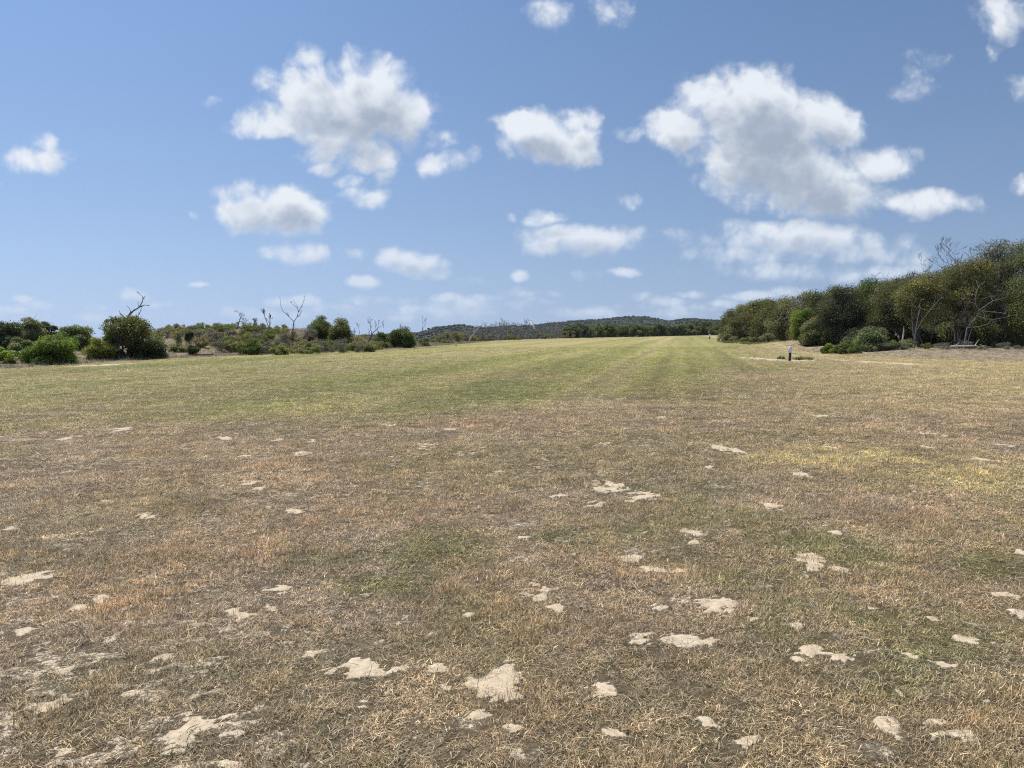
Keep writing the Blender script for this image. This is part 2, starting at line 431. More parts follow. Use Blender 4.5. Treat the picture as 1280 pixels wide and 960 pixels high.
def scatter(name, P, rot, scl, index, cols, live, coll, label, cat):
    me = bpy.data.meshes.new(name)
    n = len(P)
    me.vertices.add(n); me.vertices.foreach_set('co', P.astype(np.float32).ravel())
    def fa(k, t, d, field):
        at = me.attributes.new(k, t, 'POINT'); at.data.foreach_set(field, d.ravel())
    fa('rotv', 'FLOAT_VECTOR', rot.astype(np.float32), 'vector')
    fa('sclv', 'FLOAT_VECTOR', scl.astype(np.float32), 'vector')
    fa('pick', 'INT', index.astype(np.int32), 'value')
    fa('live', 'FLOAT', live.astype(np.float32), 'value')
    c4 = np.ones((n, 4), np.float32); c4[:, :3] = cols
    fa('soil', 'FLOAT_COLOR', c4, 'color')
    o = obj(name, me)
    ng = bpy.data.node_groups.new(name + '_scatter', 'GeometryNodeTree')
    ng.interface.new_socket('Geometry', in_out='INPUT', socket_type='NodeSocketGeometry')
    ng.interface.new_socket('Geometry', in_out='OUTPUT', socket_type='NodeSocketGeometry')
    gi = ng.nodes.new('NodeGroupInput'); go = ng.nodes.new('NodeGroupOutput')
    ci = ng.nodes.new('GeometryNodeCollectionInfo'); ci.inputs[0].default_value = coll
    ci.inputs[1].default_value = True; ci.inputs[2].default_value = True
    ip = ng.nodes.new('GeometryNodeInstanceOnPoints'); ip.inputs['Pick Instance'].default_value = True
    def named(k, t):
        a = ng.nodes.new('GeometryNodeInputNamedAttribute'); a.data_type = t; a.inputs[0].default_value = k
        return a.outputs['Attribute']
    L = ng.links.new
    L(gi.outputs[0], ip.inputs['Points']); L(ci.outputs[0], ip.inputs['Instance'])
    L(named('pick', 'INT'), ip.inputs['Instance Index'])
    e2r = ng.nodes.new('FunctionNodeEulerToRotation'); L(named('rotv', 'FLOAT_VECTOR'), e2r.inputs[0])
    L(e2r.outputs[0], ip.inputs['Rotation']); L(named('sclv', 'FLOAT_VECTOR'), ip.inputs['Scale'])
    L(ip.outputs[0], go.inputs[0])
    md = o.modifiers.new('scatter', 'NODES'); md.node_group = ng
    tag(o, label, cat, kind='stuff')
    return o

def sample_turf():
    xs_, ys_, ss = [], [], []
    for (d0, d1, dens, sc) in ((1.2, 4.5, 800, .80), (4.5, 7, 560, .9), (7, 11, 320, 1.1), (11, 17, 150, 1.45), (17, 27, 42, 2.1), (27, 45, 17, 3.0), (45, 75, 5, 4.2)):
        wmax = .80 * d1 + 4.0
        n = int(dens * 2 * wmax * (d1 - d0))
        x = rng.uniform(-wmax, wmax, n); y = rng.uniform(d0, d1, n)
        k = np.abs(x) < .80 * y + 4.0
        xs_.append(x[k]); ys_.append(y[k]); ss.append(np.full(k.sum(), sc))
    return np.concatenate(xs_), np.concatenate(ys_), np.concatenate(ss)
tx, ty, ts = sample_turf()
green, clover, gpatch, tan_, red, litter = zones(tx, ty)
sd = sand_field(tx, ty); sd = np.maximum(sd, sand_field(tx, ty + .004 * ty * np.sqrt(ty)) * .8)
cover = fbm(tx * 2.3, ty * 2.3, 3, 61)
keep = (rng.uniform(0, 1, len(tx)) > sd * .80) & (litter < .6) & (rng.uniform(0, 1, len(tx)) < .5 + 1.3 * cover)
tx, ty, ts, green, clover, gpatch, cover, sd, tan_ = [a[keep] for a in (tx, ty, ts, green, clover, gpatch, cover, sd, tan_)]
n = len(tx)
tz = terrain(tx, ty)
tc = albedo(tx, ty) * (1 + (rng.uniform(.74, 1.40, n) - 1) / np.maximum(ts * .7, 1))[:, None] * 1.16
cl = vnoise(tx * 7.5, ty * 6.0, 63) * .6 + vnoise(tx * 2.6, ty * 2.2, 64) * .4
tc = tc * ((.62 + .76 * cl) * (1 - .14 * sstep(1.6, 3, ts)))[:, None]
hue = rng.uniform(0, 1, n)
tc = lerp(tc, (.24, .21, .18), (hue < .12) * .6)
tc = lerp(tc, (.32, .21, .13), (hue > .94) * .4); tc = lerp(tc, (.36, .32, .24), ((hue > .3) & (hue < .42)) * .4)
clump = vnoise(tx * 4.1, ty * 4.1, 62)
live = .035 + .27 * (clump > .70) * rng.uniform(0, 1, n) + .30 * clover + .24 * gpatch * (clump > .45) + .12 * green
live = live + .5 * (rng.uniform(0, 1, n) < .02 + .08 * gpatch + .03 * sstep(0, 3, tx))
thick = sstep(.35, .75, cover)
sxy = ts * rng.uniform(.8, 1.25, n); sz = (.48 + .62 * thick) * rng.uniform(.7, 1.3, n) * (1 + .22 * (ts - 1)) * (1 - .3 * green)
sz = sz * (.6 + .8 * cl)
sz = np.where(clover > .4, sz * .7, sz)
pick = rng.integers(0, 9, n)
rot = np.stack([rng.normal(0, .12, n), rng.normal(0, .12, n), rng.uniform(0, 6.283, n)], 1)
scatter('grass', np.stack([tx, ty, tz], 1), rot, np.stack([sxy, sxy, sz], 1), pick, tc, live, protos,
        'short dry brown mown grass with green tufts covering the whole airstrip', 'grass')
print('tufts', n)

# long fallen straws lying across the near turf
def straws():
    n = 900
    x = rng.uniform(-5, 5, n); y = rng.uniform(2.2, 9, n); k = np.abs(x) < .8 * y; x, y = x[k], y[k]; n = len(x)
    L = rng.uniform(.05, .22, n); a = rng.uniform(0, 6.283, n); cur = rng.normal(0, .8, n); w = rng.uniform(.0011, .0022, n)
    P = np.zeros((n, 5, 3)); px, py = x.copy(), y.copy()
    for i in range(5):
        t = i / 4
        P[:, i, 0] = px; P[:, i, 1] = py
        P[:, i, 2] = terrain(px, py) + .018 + .018 * math.sin(t * 3.1) * rng.uniform(.3, 1.4, n)
        px = px + np.cos(a + cur * t) * L / 4; py = py + np.sin(a + cur * t) * L / 4
    R = np.repeat(w[:, None], 5, 1) * np.array([1, .95, .85, .7, .4])[None]
    return P, R

def tubes(P, R, sides=4, cap=True):
    """P (M,K,3), R (M,K) -> verts, quads"""
    P = np.asarray(P, float); R = np.asarray(R, float)
    M, K, _ = P.shape
    T = np.zeros_like(P); T[:, 1:-1] = P[:, 2:] - P[:, :-2]; T[:, 0] = P[:, 1] - P[:, 0]; T[:, -1] = P[:, -1] - P[:, -2]
    T /= np.linalg.norm(T, axis=2, keepdims=True) + 1e-9
    A = np.where(np.abs((P[:, -1] - P[:, 0])[:, 2:3]) > .8 * np.linalg.norm(P[:, -1] - P[:, 0], axis=1, keepdims=True), [[1., 0, 0]], [[0, 0, 1.]])[:, None, :]
    U = np.cross(T, np.broadcast_to(A, T.shape)); U /= np.linalg.norm(U, axis=2, keepdims=True) + 1e-9
    W = np.cross(T, U)
    ang = np.arange(sides) * 2 * math.pi / sides
    V = P[:, :, None] + R[:, :, None, None] * (U[:, :, None] * np.cos(ang)[None, None, :, None] + W[:, :, None] * np.sin(ang)[None, None, :, None])
    id = np.arange(M * K * sides).reshape(M, K, sides)
    nx_ = np.roll(id, -1, axis=2)
    q = np.stack([id[:, :-1], nx_[:, :-1], nx_[:, 1:], id[:, 1:]], -1).reshape(-1, 4)
    return V.reshape(-1, 3), q

def tube_mesh(name, P, R, mat, sides=4):
    V, q = tubes(P, R, sides)
    return mesh_np(name, V, [q], mat, smooth=True)
M_STRAW = bark_mat('bleached_straw', (.36, .29, .2), (.6, .52, .4), 30)
P_, R_ = straws()
tag(obj('fallen_straw', tube_mesh('fallen_straw', P_, R_, M_STRAW, 3)), 'pale dry stalks lying loose on the near turf', 'straw', kind='stuff')

# yellow flower heads in the two clover patches
def flowers():
    pts = []
    for (px, py, rx, ry, m) in ((545, 690, 80, 30, 46), (470, 735, 50, 18, 12), (1250, 705, 50, 22, 10), (340, 695, 6, 3, 2)):
        for k in range(m):
            a = random.uniform(0, 6.28); r = math.sqrt(random.random())
            x, y = on_plane(px + rx * r * math.cos(a), py + ry * r * math.sin(a)); pts.append((float(x), float(y)))
    V, Fq, Ft = [], [], []
    for (x, y) in pts:
        z = float(terrain(np.array([x]), np.array([y]))[0]) + random.uniform(.03, .045); s = random.uniform(.005, .009); b = len(V)
        for k in range(6): V.append((x + s * math.cos(k * 1.047), y + s * math.sin(k * 1.047), z + random.uniform(0, .003)))
        V.append((x, y, z + .006)); V.append((x, y, z - .006))
        for k in range(6): Ft.append((b + k, b + (k + 1) % 6, b + 6)); Ft.append((b + (k + 1) % 6, b + k, b + 7))
        for q in range(3): V.append((x + .001 * math.cos(q * 2.1), y + .001 * math.sin(q * 2.1), z - .04))
        Ft.append((b + 8, b + 9, b + 7)); Ft.append((b + 9, b + 10, b + 7))
    return mesh_np('yellow_flowers', np.array(V), [np.array(Ft)], paint_mat('flower_yellow', (.75, .55, .03), (.65, .45, .02), .6))
random.seed(3)
tag(obj('yellow_flowers', flowers()), 'tiny yellow flower heads dotted through the green clover patches', 'flowers', kind='stuff')

# ------------------------------------------------------------------ vegetation
def zt(d, py):                  # height at which a point d metres away appears at row py
    return EYE + float(unproj(640, py)[1]) * d
def wx(px, d, py=430): return float(unproj(px, py)[0]) * d
def gz1(x, y): return float(terrain(np.array([x]), np.array([y]))[0])

GREEN = (.075, .10, .028); BRIGHT = (.10, .15, .022); OLIVE = (.135, .13, .045); DARK = (.038, .050, .026); GREYG = (.11, .125, .068); WARM = (.17, .145, .05)

def leaves(lobes, n, size, color, seed, gap=.42, gapscale=1.6, shear=(0, 0), color2=None, flat=.75, floor=None):
    """lobes (k,4): x,y,z,r in local coordinates; leaf quads through the outer part of every lobe"""
    r = np.random.default_rng(seed)
    lobes = np.asarray(lobes, float); k = len(lobes)
    p = lobes[:, 3] ** 2; p /= p.sum()
    li = r.choice(k, n, p=p)
    d = r.normal(size=(n, 3)); d /= np.linalg.norm(d, axis=1, keepdims=True)
    d[:, 2] = np.where((d[:, 2] < 0) & (r.uniform(size=n) < .4), -d[:, 2], d[:, 2])
    rad = r.uniform(0, 1, n) ** .38 * (1 + .12 * r.normal(size=n))
    Cn = lobes[li, :3] + d * (lobes[li, 3] * rad)[:, None] * np.array([1, 1, flat])
    nz = fbm(Cn[:, 0] * gapscale + Cn[:, 1] * .7, Cn[:, 2] * gapscale + Cn[:, 1] * .9, 3, seed % 97)
    keep = nz > gap - .25 * r.uniform(size=n)
    if floor is not None: keep &= Cn[:, 2] > floor
    Cn, d, li = Cn[keep], d[keep], li[keep]; n = len(Cn)
    nrm = d * .7 + r.normal(size=(n, 3)) * .75 + np.array([0, 0, .35]); nrm /= np.linalg.norm(nrm, axis=1, keepdims=True)
    t = np.cross(nrm, r.normal(size=(n, 3))); t /= np.linalg.norm(t, axis=1, keepdims=True) + 1e-9
    b = np.cross(nrm, t)
    s = (size * r.uniform(.55, 1.35, n))[:, None]
    V = np.stack([Cn - t * s * .5, Cn + b * s * .28 + t * s * .05, Cn + t * s * .55, Cn - b * s * .28 + t * s * .05], 1).reshape(-1, 3)
    q = np.arange(n * 4).reshape(n, 4)
    c = np.tile(np.array(color), (n, 1))
    lt = r.uniform(0, 1, k)
    c2 = color2 if color2 is not None else (color[0] * 1.7, color[1] * 1.45, color[2] * 1.3)
    c = lerp(c, c2, np.clip(lt[li] * .8 + r.normal(0, .25, n), 0, 1))
    c = c * (r.uniform(.7, 1.35, n) * (.75 + .6 * r.uniform(0, 1, k))[li])[:, None] * 1.55
    return V, q, np.repeat(c, 4, 0)

def twig_set(lobes, n, seed, r0=.012, reach=1.12, up=.25):
    r = np.random.default_rng(seed + 5)
    lobes = np.asarray(lobes, float); k = len(lobes)
    li = r.integers(0, k, n)
    d = r.normal(size=(n, 3)); d[:, 2] += up; d /= np.linalg.norm(d, axis=1, keepdims=True)
    s = lobes[li, :3] + r.normal(size=(n, 3)) * (lobes[li, 3] * .3)[:, None]
    L = lobes[li, 3] * r.uniform(.5, reach, n)
    P = np.zeros((n, 4, 3)); P[:, 0] = s
    for i in range(1, 4):
        d = d + r.normal(size=(n, 3)) * .28; d /= np.linalg.norm(d, axis=1, keepdims=True)
        P[:, i] = P[:, i - 1] + d * (L / 3)[:, None]
    R = (r0 * r.uniform(.6, 1.3, n))[:, None] * np.array([1, .75, .5, .25])[None]
    return P, R

def stems(lobes, seed, nst, r0, base_spread=.25, lean=(0, 0)):
    """stems rise from the base and fork to the lobe centres"""
    r = np.random.default_rng(seed + 9)
    lobes = np.asarray(lobes, float)
    bases = np.stack([r.normal(0, base_spread, nst), r.normal(0, base_spread, nst), np.full(nst, -.1)], 1)
    P, R = [], []
    forks = []
    for i in range(nst):
        tgt = lobes[r.integers(0, len(lobes)), :3] * np.array([.55, .55, .55]) + r.normal(0, .1, 3)
        mid = (bases[i] * .6 + tgt * .4) + np.array([r.normal(0, .15), r.normal(0, .15), 0])
        pts = [bases[i], bases[i] * .85 + mid * .15, mid, (mid + tgt) / 2 + r.normal(0, .08, 3), tgt]
        P.append(pts); R.append([r0 * 1.25, r0, r0 * .8, r0 * .68, r0 * .55]); forks.append(tgt); forks.append(pts[3])
    forks = np.array(forks)
    for l in lobes:
        j = np.argmin(np.linalg.norm(forks - l[:3], axis=1) + r.uniform(0, .5, len(forks)))
        s = forks[j]; e = l[:3]
        m1 = s * .67 + e * .33 + r.normal(0, .12, 3); m2 = s * .33 + e * .67 + r.normal(0, .12, 3)
        P.append([s, m1, m2, (m2 + e) / 2, e]); R.append([r0 * .55, r0 * .45, r0 * .36, r0 * .28, r0 * .18])
    return np.array(P), np.array(R)

def make_lobes(w, z0, z1, depth, k, seed, rel=(.22, .38), lean=0., dome=1.0, wedge=0.):
    """lobe centres fill a dome from z0 to z1 of half width w and half depth `depth`; wedge > 0 raises its right side"""
    r = np.random.default_rng(seed)
    out = []
    H = z1 - z0
    while len(out) < k:
        x, y, z = r.uniform(-1, 1, 3)
        if x * x + y * y + z * z > 1: continue
        if x * x + y * y + z * z < .2 and r.random() < .5: continue
        rr = r.uniform(*rel)
        zc = z0 + H * .5 + z * H * .5 * (1 - rr)
        top = wedge * x
        out.append([x * w * (1 - rr), y * depth * (1 - rr), zc + top * H * .3 * (z + 1) / 2, rr * (w * H * .75) ** .5])
    o = np.array(out); fl = .75
    # stretch the set so that it fills its box exactly
    lo, hi = (o[:, 0] - o[:, 3]).min(), (o[:, 0] + o[:, 3]).max(); o[:, 0] = (o[:, 0] - (lo + hi) / 2) * 2 * w / (hi - lo)
    lo, hi = (o[:, 2] - o[:, 3] * fl).min(), (o[:, 2] + o[:, 3] * fl).max(); o[:, 2] = z0 + (o[:, 2] - lo) * H / (hi - lo)
    o[:, 3] *= 1.08
    o[:, 0] += lean * (o[:, 2] - z0) / H
    return o.tolist()

def plant(name, label, cat, px, d, top, w, z0=0., depth=None, k=14, n=9000, size=.10, color=GREEN, color2=None, seed=1, group=None, r0=.06, nst=3,
          twigs=120, gap=.42, lean=0., wedge=0., rel=(.22, .38), bark=None, grey=0, greyr=.012, flat=.75, y=None, gapscale=1.6, spread=.25):
    """px, top: where the plant's middle and top were read off the photograph at distance d; w its half width in pixels"""
    X = wx(px, d); Y = d
    gz = gz1(X, Y); H = zt(d, top) - gz; W = w / F * d
    depth = depth if depth else W
    root = empty(name, (X, Y, gz))
    tag(root, label, cat, group)
    if z0 <= .12:
        z0 = -.55 if cat in ('shrub', 'plant') else -.3
        k = int(k * 1.35); n = int(n * 1.4)
    lobes = make_lobes(W, H * z0, H, depth, int(k * 1.6), seed, rel, lean, 1.0, wedge)
    lobes = [l for l in lobes if l[2] > -l[3] * .5]
    n = int(n * 1.5); size *= 1.1
    V, q, c = leaves(lobes, n, size, color, seed, gap, color2=color2, flat=flat, floor=.0, gapscale=gapscale)
    obj('crown', mesh_np('crown', V, [q], M_LEAF, {'tone': c}), root)
    P, R = stems(lobes, seed, nst, r0, spread)
    Vt, qt = tubes(P, R, 5); fs = [qt]
    if twigs:
        P, R = twig_set(lobes, twigs, seed, .012); V2, q2 = tubes(P, R, 3); fs.append(q2 + len(Vt)); Vt = np.concatenate([Vt, V2])
    nlive = sum(len(f) for f in fs)
    if grey:                      # dead branches are part of the same woody skeleton
        P, R = twig_set(lobes, grey, seed + 31, greyr, 1.25, .1); V2, q2 = tubes(P, R, 3); fs.append(q2 + len(Vt)); Vt = np.concatenate([Vt, V2])
    me = mesh_np('trunk', Vt, fs, bark or M_BARK, smooth=True); me.materials.append(M_GREY)
    mi = np.zeros(len(me.polygons), np.int32); mi[nlive:] = 1; me.polygons.foreach_set('material_index', mi)
    obj('trunk', me, root)
    return root

def snag_paths(base, direc, length, rad, seed, depth=3, nbr=4, bend=.22, spread=.75, upw=.25, taper=.72):
    r = random.Random(seed)
    P, R = [], []
    def go(p, d, L, r0, lev):
        pts = [p]; dd = np.array(d, float)
        for i in range(4):
            dd = dd + np.array([r.gauss(0, bend), r.gauss(0, bend), r.gauss(0, bend * .6) + upw * .12]); dd /= np.linalg.norm(dd)
            pts.append(pts[-1] + dd * L / 4)
        re = r0 * (.45 if lev else .15)
        P.append(pts); R.append([r0 + (re - r0) * t / 4 for t in range(5)])
        if lev == 0: return
        for j in range(nbr if lev > 1 else nbr + 1):
            t = r.uniform(.3, 1.0) if j else 1.0
            k = min(3, int(t * 4)); f = t * 4 - k
            s = pts[k] * (1 - f) + pts[k + 1] * f
            side = np.array([r.gauss(0, 1), r.gauss(0, 1), r.gauss(0, .6)]); side /= np.linalg.norm(side)
            nd = dd * (1 - spread * .5) + side * spread + np.array([0, 0, upw]); nd /= np.linalg.norm(nd)
            go(s, nd, L * taper * r.uniform(.7, 1.1) * (1 - .35 * t), (r0 + (re - r0) * t) * .8, lev - 1)
    go(np.array(base, float), direc, length, rad, depth)
    return P, R

def snag(name, label, px, d, top, seed, lean=(0, 0), rad=.05, mat=None, depth=3, nbr=3, group=None, frac=.62, spread=.75, upw=.3, paths=None, base_py=None, cat='dead tree', bend=.2):
    X = wx(px, d); gz = gz1(X, d); H = max(.4, zt(d, top) - gz)
    root = empty(name, (X, d, gz)); tag(root, label, cat, group)
    if paths is None:
        dv = np.array([lean[0], lean[1], 1.0]); dv /= np.linalg.norm(dv)
        P, R = snag_paths((0, 0, -.1), dv, H * frac, rad, seed, depth, nbr, bend, spread, upw)
        P = np.array(P); mz = P[..., 2].max(); P[..., 2] *= H / mz if mz > 0 else 1
        R = np.maximum(np.array(R), .0085)
    else:                         # hand-placed limbs: offsets in photograph pixels from the base
        P, R = [], []
        for pts, r0, r1 in paths:
            pts = [np.array([a / F * d, b, zt(d, c) - gz]) for a, b, c in pts]
            m = np.array(pts); t = np.linspace(0, len(m) - 1, 5)
            m = np.stack([np.interp(t, np.arange(len(m)), m[:, i]) for i in range(3)], 1)
            P.append(m); R.append(np.linspace(r0, r1, 5))
        P = np.array(P); R = np.array(R)
        rr = np.random.default_rng(seed)                     # side twigs
        ex, er = [], []
        for m, q in zip(P, R):
            for _ in range(5):
                i = rr.integers(1, 5); s = m[i]; dv = (m[i] - m[i - 1]); L = np.linalg.norm(dv) * rr.uniform(.5, 1.2)
                dv = dv / np.linalg.norm(dv) + rr.normal(0, .6, 3) + np.array([0, 0, .3]); dv /= np.linalg.norm(dv)
                pts = [s]
                for _k in range(4):
                    dv = dv + rr.normal(0, .25, 3); dv /= np.linalg.norm(dv); pts.append(pts[-1] + dv * L / 4)
                ex.append(pts); er.append(np.linspace(max(q[i] * .5, .014), .009, 5))
        P = np.concatenate([P, np.array(ex)]); R = np.concatenate([R, np.array(er)])
    obj('trunk', tube_mesh('trunk', P[:1], R[:1], mat or M_DARKSNAG, 6), root)
    if len(P) > 1: obj('branches', tube_mesh('branches', P[1:], R[1:], mat or M_DARKSNAG, 4), root)
    return root

def copy_tree(root, x, y, rz, s, label=None, sz=None):
    r = root.copy(); C.objects.link(r)
    r.location = (x, y, gz1(x, y) - .05); r.rotation_euler = (0, 0, rz); r.scale = (s, s, sz or s)
    if label: r['label'] = label
    for ch in list(root.children):
        c = ch.copy(); C.objects.link(c); c.parent = r
    return r
# VEG-BEGIN
exec_veg = True
rs = random.Random(11)
# ---- left group by the edge of the strip
T = 'coastal_tree'
plant(T, 'dark grey green tree cut off by the left end of the photo', 'tree', -8, 43, 399, 34, .0, 2.0, 16, 12000, .10, DARK, (.075, .09, .05), 11, twigs=200, grey=60)
plant(T, 'greyish tree with pale tips just left of the dark topped one', 'tree', 32, 46, 395, 20, .1, 1.6, 13, 8500, .09, GREYG, None, 12, twigs=150, grey=60)
plant(T, 'small dark tree top poking up behind the round bright green bush', 'tree', 57, 52, 402, 14, .2, 1.2, 10, 6500, .09, DARK, (.06, .075, .03), 13, twigs=80, grey=50)
plant('shrub', 'low bright green shrub at the far left end of the litter strip', 'shrub', 2, 35, 433, 17, .0, .8, 9, 5500, .07, BRIGHT, None, 14, r0=.02, twigs=40)
plant('bush', 'round bright green bush by the grass left of the umbrella shaped tree', 'bush', 62, 36, 416, 33, .0, 1.5, 18, 21000, .075, (.075, .115, .02), (.135, .17, .03), 15, r0=.03, nst=5, twigs=90, gap=.36)
plant('shrub', 'grey green shrub with a flat foot in the gap left of the round bush', 'shrub', 26, 41, 421, 16, .0, .9, 9, 6500, .07, GREYG, None, 16, r0=.02, twigs=60, grey=80)
plant(T, 'pale green tree between the round bush and the umbrella shaped tree', 'tree', 95, 46, 406, 21, .05, 1.4, 13, 8500, .085, (.10, .12, .045), (.16, .18, .08), 17, twigs=120, grey=60)
plant('shrub', 'yellowish green shrub left of the trunks of the umbrella shaped tree', 'shrub', 124, 41, 420, 19, .0, 1.0, 11, 8000, .07, (.105, .12, .025), None, 18, r0=.02, twigs=60, grey=60)
plant('umbrella_tree', 'umbrella shaped tree with sky showing between its trunks', 'tree', 155, 42.5, 394, 33, .24, 1.5, 20, 14500, .085, (.085, .095, .032), (.145, .14, .055), 19, r0=.07, nst=5, twigs=160, gap=.40, lean=.25, spread=.35)
plant('shrub', 'dark shrub under the left half of the umbrella shaped tree', 'shrub', 140, 43, 417, 16, .0, .9, 10, 7500, .075, (.06, .075, .025), None, 20, r0=.03, twigs=60, grey=40)
plant('shrub', 'dark dense shrub right under the umbrella shaped tree', 'shrub', 182, 43, 421, 27, .0, 1.1, 14, 13000, .075, (.045, .06, .022), (.075, .09, .035), 21, r0=.03, twigs=80)
snag('dead_tree', 'bare dead limb rising in a curve above the umbrella shaped tree', 150, 43, 368, 22, mat=M_DARKSNAG, paths=[
    ([(2, 0, 450), (4, 0, 425), (8, 0, 400), (13, .1, 391), (23, .2, 384)], .055, .035), ([(23, .2, 384), (27, .2, 378), (29, .2, 372), (25, .1, 367)], .034, .01),
    ([(23, .2, 384), (30, .2, 381), (35, .2, 382)], .03, .01), ([(28, .2, 374), (31, .3, 369)], .016, .006), ([(8, 0, 400), (3, .1, 395), (-1, .1, 391)], .02, .008),
    ([(8, 0, 405), (22, .1, 398), (25, .2, 388), (26, .2, 384)], .02, .008)])
# driftwood at the foot of the dune
def log(name, label, x, y, L, rz, rad, mat, seed, tilt=0., nb=3, cat='log', lift=None):
    r = random.Random(seed)
    z = gz1(x, y)
    root = empty(name, (x, y, z + (lift if lift is not None else rad * .8))); tag(root, label, cat); root.rotation_euler = (0, 0, rz)
    pts = [np.array([-L / 2 + L * i / 6, r.gauss(0, L * .018), (i / 6) * L * tilt + r.gauss(0, L * .01)]) for i in range(7)]
    V, q = tubes(np.array([pts]), np.array([[rad * .5, rad, rad * .95, rad * .9, rad * .78, rad * .62, rad * .3]]), 8)
    jit = np.random.default_rng(seed).normal(0, rad * .07, V.shape); V = V + jit
    caps = [np.arange(8)[::-1][None], (np.arange(8) + 48)[None]]
    obj('trunk', mesh_np('trunk', V, [q] + caps, mat, smooth=True), root)
    P, R = [], []
    for i in range(nb):
        s = pts[r.randint(1, 5)]; d = np.array([r.uniform(-.4, 1), r.gauss(0, .5), r.uniform(.1, 1)]); d /= np.linalg.norm(d)
        l = L * r.uniform(.18, .4); pp = [s]
        for k in range(4):
            d = d + np.array([r.gauss(0, .2) for _ in range(3)]); d /= np.linalg.norm(d); pp.append(pp[-1] + d * l / 4)
        P.append(pp); R.append(np.linspace(rad * .45, rad * .12, 5))
    if P: obj('branches', tube_mesh('branches', np.array(P), np.array(R), mat, 5), root)
    return root
log('driftwood_log', 'pinkish bleached log lying on the dune right of the dark dense shrub', wx(207, 50), 50, 1.1, math.radians(-50), .06, M_PALE, 1, .12, 2)
log('charred_log', 'blackened log lying flat on the brown verge beside the white stump', wx(256, 47.5), 47.5, 1.15, math.radians(4), .07, M_BURNT, 2, .02, 1)
log('fallen_log', 'long weathered grey trunk lying along the crest of the dune', wx(302, 60), 60, 2.6, math.radians(8), .07, M_GREY, 3, .03, 4)
log('fallen_log', 'broken grey trunk lying on the dune crest under the small leaning dead trees', wx(322, 58), 58, 1.9, math.radians(-14), .06, M_GREY, 4, .02, 3)
# white stump
root = empty('pale_stump', (wx(269, 47), 47, gz1(wx(269, 47), 47))); tag(root, 'short forked bleached stump standing at the right end of the charred log', 'stump')
obj('trunk', tube_mesh('trunk', np.array([[(0, 0, -.05), (.01, 0, .1), (-.01, 0, .22), (.0, 0, .33), (.01, 0, .43)]]), np.array([[.085, .07, .055, .05, .02]]), M_PALE, 7), root)
obj('side_branch', tube_mesh('side_branch', np.array([[(0, 0, .1), (.08, 0, .12), (.13, 0, .18), (.15, 0, .22), (.17, 0, .26)]]), np.array([[.04, .035, .03, .025, .01]]), M_PALE, 6), root)

# dune plants that can be told apart
plant('sapling', 'thin dark sapling standing alone at the left end of the dune', 'tree', 237, 49, 412, 6, .45, .35, 7, 1200, .08, DARK, None, 30, r0=.03, nst=1, twigs=60, spread=.03)
plant('shrub', 'small dark bush at the foot of the thin sapling', 'shrub', 242, 47.5, 430, 8, .0, .45, 8, 3500, .06, (.035, .055, .02), None, 31, r0=.02, twigs=20)
plant('shrub', 'pale green shrub on the verge left of the thin sapling', 'shrub', 222, 48, 430, 12, .0, .7, 9, 4500, .06, (.10, .115, .04), None, 32, r0=.02, twigs=40, grey=40)
plant('shrub', 'bright green rounded shrub in front of the middle of the dune', 'shrub', 311, 50, 421, 16, .0, .9, 12, 8500, .065, (.085, .115, .025), None, 33, r0=.02, twigs=50)
plant('shrub', 'low yellowish green shrub at the dune foot below the tall forked dead tree', 'shrub', 350, 50, 431, 13, .0, .7, 10, 5500, .06, (.12, .135, .045), None, 34, r0=.02, twigs=50, grey=30)
plant('shrub', 'grey leafless looking shrub left of the two big green trees of the dune', 'shrub', 386, 60, 410, 12, .0, .8, 11, 1500, .06, (.12, .12, .085), None, 35, r0=.02, twigs=60, grey=1100, greyr=.011, spread=.3)
plant('shrub', 'grey twiggy shrub beside the trunk of the tall forked dead tree', 'shrub', 356, 58, 414, 14, .0, .9, 11, 1600, .06, (.12, .12, .085), None, 36, r0=.02, twigs=60, grey=950, greyr=.010, spread=.3)
plant('shrub', 'small grey twiggy shrub in front of the middle dune', 'shrub', 333, 52, 425, 6, .0, .5, 7, 500, .06, (.11, .11, .08), None, 37, r0=.02, twigs=30, grey=420, greyr=.010)
plant(T, 'left one of the two big green trees at the right end of the dune', 'tree', 400, 62, 393, 17, .0, 1.3, 16, 12500, .09, (.06, .078, .02), (.12, .13, .03), 38, r0=.06, twigs=120, gap=.38)
plant(T, 'right one of the two big green dune trees, with yellower leaves', 'tree', 426, 61, 396, 16, .0, 1.2, 16, 12500, .09, (.075, .088, .022), (.16, .15, .045), 39, r0=.06, twigs=120, gap=.38)
plant('shrub', 'low dense green shrub right of the branching dead tree', 'shrub', 478, 70, 414, 12, .0, 1.0, 12, 6500, .085, (.055, .075, .02), None, 40, r0=.03, twigs=50)
plant(T, 'rounded dark green tree rising between two groups of bare dead branches', 'tree', 503, 71, 407, 19, .0, 1.4, 18, 12500, .095, (.055, .075, .018), (.10, .12, .03), 41, r0=.05, twigs=80, gap=.36)
plant('shrub', 'small scraggly grey green shrub at the foot of the thin forked dead tree', 'shrub', 530, 78, 421, 8, .0, .8, 8, 2400, .085, GREYG, None, 42, r0=.02, twigs=40, grey=120)
